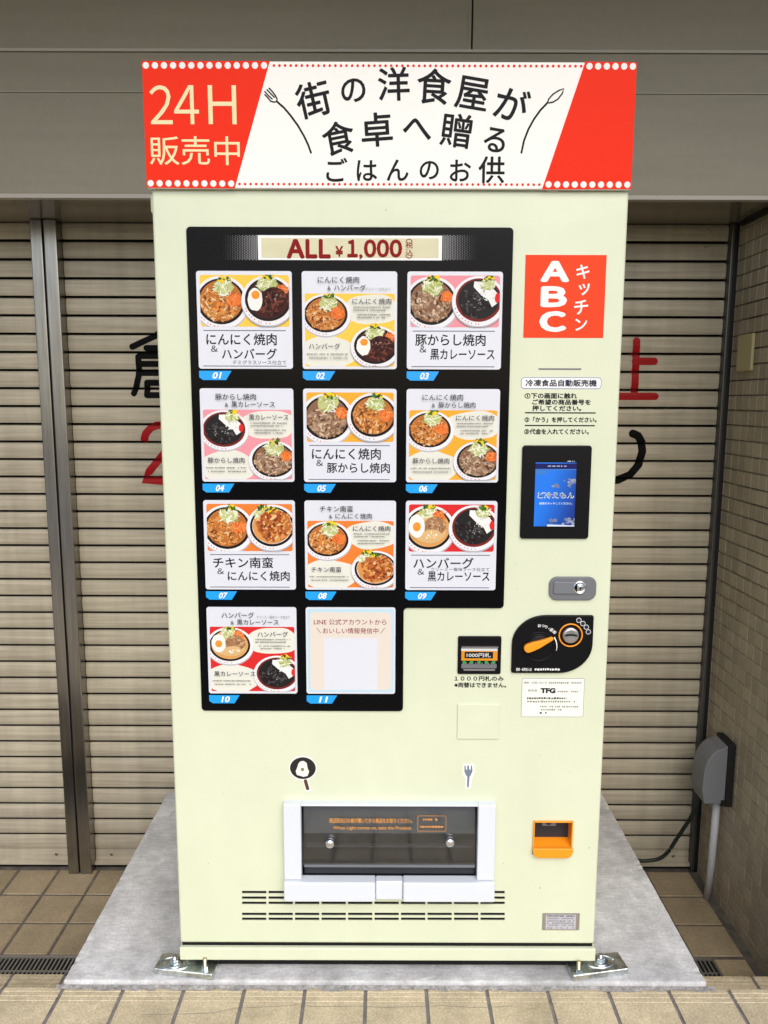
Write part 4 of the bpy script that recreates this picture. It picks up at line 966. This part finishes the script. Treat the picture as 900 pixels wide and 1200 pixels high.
# interior
m = MB(); IB = FY + .069
X0, X1 = ins[0] - .009, ins[2] + .009; Zt, Zb = ins[3] + .001, zbm - .008
m.face([(X0, IB, Zb), (X1, IB, Zb), (X1, IB, Zt), (X0, IB, Zt)], darkgrey); m.face([(X0, FY + .003, Zb), (X0, IB, Zb), (X0, IB, Zt), (X0, FY + .003, Zt)], darkgrey); m.face([(X1, FY + .003, Zb), (X1, IB, Zb), (X1, IB, Zt), (X1, FY + .003, Zt)], darkgrey)
m.face([(X0, FY + .003, Zb + .001), (X1, FY + .003, Zb + .001), (X1, IB, Zb + .001), (X0, IB, Zb + .001)], darkgrey); m.face([(X0, FY + .003, Zt), (X1, FY + .003, Zt), (X1, IB, Zt), (X0, IB, Zt)], darkgrey)
q = prect(357, 978, 556, 984); m.box(q[0], q[2], FY + .045, FY + .055, q[1], q[3], midgrey)
q = prect(357, 1002, 556, 1004); m.box(q[0], q[2], FY + .04, FY + .05, q[1], q[3], midgrey)
m.build('chute', df)
zmid = F(450, 981)[1]
m = MB()
q = prect(355.5, 943.5, 557.5, 981); m.box(q[0], q[2], FY + .016, FY + .019, q[1], q[3], mat('grey_shutter_plate', (.24, .255, .275), .3)); m.build('shutter_plate', df, bevel=.001)
m = MB(); q2 = prect(355, 944, 558, 1012); m.box(ins[0] + .003, ins[2] - .003, FY - .010, FY - .007, q2[1], ins[3] - .004, glassm)

for v in m.bm.verts: v.co.y += (v.co.z - q2[1]) / (ins[3] - q2[1]) * .022
fl = m.build('flap', df)
m = MB(); ya = FY + .0155
m.ptext('商品取出口の扉が開いてから商品をお取りください。', 386, 960.2, 483, 965.4, ya, amberprint, bold=.02); m.ptext('When Light comes on, take the Product.', 390.5, 968.8, 482.5, 973.6, ya, amberprint, bold=.01)
q = prect(489.5, 957.5, 523, 974.5); o1 = rrect(q[0], q[1], q[2], q[3], .003); o2 = rrect(q[0] + .001, q[1] + .001, q[2] - .001, q[3] - .001, .0024)
vs = [(p[0], ya, p[1]) for p in o1] + [(p[0], ya, p[1]) for p in o2]; n = len(o1); m.mesh(vs, [(i, (i + 1) % n, (i + 1) % n + n, i + n) for i in range(n)], amberprint)
m.ptext('取出注意', 498, 959.5, 513, 963.6, ya, amberprint) if False else bars(m, F(496, 961)[0], F(515, 961)[0], F(506, 961.6)[1], 3.4 * PX, ya, amberprint)
bars(m, F(492.5, 969)[0], F(520, 969)[0], F(506, 969.5)[1], 3.2 * PX, ya, amberprint)
for v in m.bm.verts: v.co.y += (FY - .0106 + (v.co.z - q2[1]) / (ins[3] - q2[1]) * .022) - ya
m.build('lettering', df)
for x, y in ((387, 985.6), (526.8, 984.4)):
    c = F(x, y); m = MB(); m.lathe((c[0], FY + .002, c[1]), (0, -1, 0), [(.008, 0), (.008, .003), (.0112, .005), (.0122, .010), (.0112, .015), (.009, .0185), (.001, .0195)], chrome, 24); m.build('knob', df)
m = MB(); q = prect(357, 1010.5, 556, 1013); m.box(q[0], q[2], FY - .012, FY - .004, q[1], q[3], midgrey); q = prect(357, 1013.2, 556, 1024); m.box(q[0], q[2], FY + .002, FY + .006, q[1], q[3], darkgrey); m.build('flap_rail', df)

# ---- coin return
r = cr; m = MB(); o_ = orange; t_ = .0035
lipz = F(648, 991.5)[1]
m.box(r[0], r[0] + t_, FY - .005, FY + .048, lipz, r[3], o_); m.box(r[2] - t_, r[2], FY - .005, FY + .048, lipz, r[3], o_); m.box(r[0] + t_ + .0002, r[2] - t_ - .0002, FY - .005, FY + .048, r[3] - t_, r[3], o_)
hb = m.build('coin_return', vm, bevel=.001)
m = MB()
pr = rrect(r[0] - .0004, F(648, 1002.8)[1], r[2] + .0004, lipz + .02, .017, 8); pr = clip(pr, r[0] - .1, r[1] - .1, r[2] + .1, lipz)
m.prism(pr, FY - .012, FY + .002, o_); m.build('cup_lip', hb, bevel=.002)
m = MB(); m.box(r[0] + t_, r[2] - t_, FY + .03, FY + .049, F(648, 989)[1], r[3] - t_ - .0003, darkgrey)
m.face([(r[0] + t_, FY + .0301, F(648, 989)[1]), (r[2] - t_, FY + .0301, F(648, 989)[1]), (r[2] - t_, FY - .004, lipz - .001), (r[0] + t_, FY - .004, lipz - .001)], o_)
c = F(646, 972); m.flat([(c[0] - .016, c[1] - .008), (c[0] + .018, c[1] - .008), (c[0] + .018, c[1] + .010), (c[0] - .016, c[1] + .010)], FY + .0296, midgrey); m.flat(ell(c[0], c[1], .007, .006, 16), FY + .0294, darkgrey)
m.build('cup', hb)
# ---- rating plate
r = prect(635.4, 1069.8, 679, 1089.8); m = MB(); m.prism(rrect(r[0], r[1], r[2], r[3], .002), FY - .001, FY + .0005, silver); rp = m.build('rating_plate', vm)
m = MB(); yr = FY - .0013; w_, h_ = r[2] - r[0], r[3] - r[1]
m.flat([(r[0] + .09 * w_, r[1] + .06 * h_), (r[2] - .10 * w_, r[1] + .06 * h_), (r[2] - .10 * w_, r[3] - .08 * h_), (r[0] + .09 * w_, r[3] - .08 * h_)], yr, mat('plate_grey', (.45, .45, .50), .5))
for v in (.16, .30, .45, .58, .70, .86): bars(m, r[0] + .13 * w_, r[2] - .14 * w_, r[3] - v * h_, .10 * h_, yr - .0002, greyink if v > .2 else ink)
m.build('lettering', rp)

# ---- feet: zinc plates bolted to the plinth
def foot(cor, boltpx, studpx, back=False):
    P = [onZ(x, y, .031) for x, y in cor]
    m = MB(); v = [(p.x, p.y, .0152) for p in P] + [(p.x, p.y, .0312) for p in P]
    m.mesh(v, [(0, 3, 2, 1), (4, 5, 6, 7), (0, 1, 5, 4), (1, 2, 6, 5), (2, 3, 7, 6), (3, 0, 4, 7)], zinc); ft = m.build('foot', vm, bevel=.003, seg=3)
    bp = onZ(*boltpx, .0312); m = MB(); c = (bp.x, bp.y, .0313)
    m.lathe(c, (0, 0, 1), [(.019, 0), (.019, .003), (.010, .003)], zinc, 28); m.lathe((c[0], c[1], c[2] + .003), (0, 0, 1), [(.0115, 0), (.0115, .008), (.010, .0095)], zinc, 6); m.lathe((c[0], c[1], c[2] + .0125), (0, 0, 1), [(.0055, 0), (.0055, .008), (.0045, .009)], silver, 14); m.build('bolt', ft)
    sp = onZ(*studpx, .0312); m = MB(); m.lathe((sp.x, sp.y, .0313), (0, 0, 1), [(.0085, 0), (.0085, .007), (.007, .008)], zinc, 6); m.lathe((sp.x, sp.y, .0393), (0, 0, 1), [(.0048, 0), (.0048, .02)], brass, 14); m.build('stud', ft)
    s_ = Vector((bp.x, bp.y, .0316)); ax = (P[1] - P[0]).normalized(); m = MB()
    # raised slot rim
    m.tube([s_ + ax * .036 * math.cos(a) + Vector((-ax.y, ax.x, 0)) * .021 * math.sin(a) for a in [2 * math.pi * k / 24 for k in range(25)]], .0022, zinc, 8); m.build('slot_rim', ft)
foot(((180, 1135), (248.5, 1142.5), (257, 1124), (190.5, 1115.5)), (205, 1129), (240.5, 1135))
foot(((672, 1143.8), (737, 1135), (724, 1114.8), (662, 1123)), (703.5, 1127), (678, 1138.5))

bpy.context.view_layer.update()
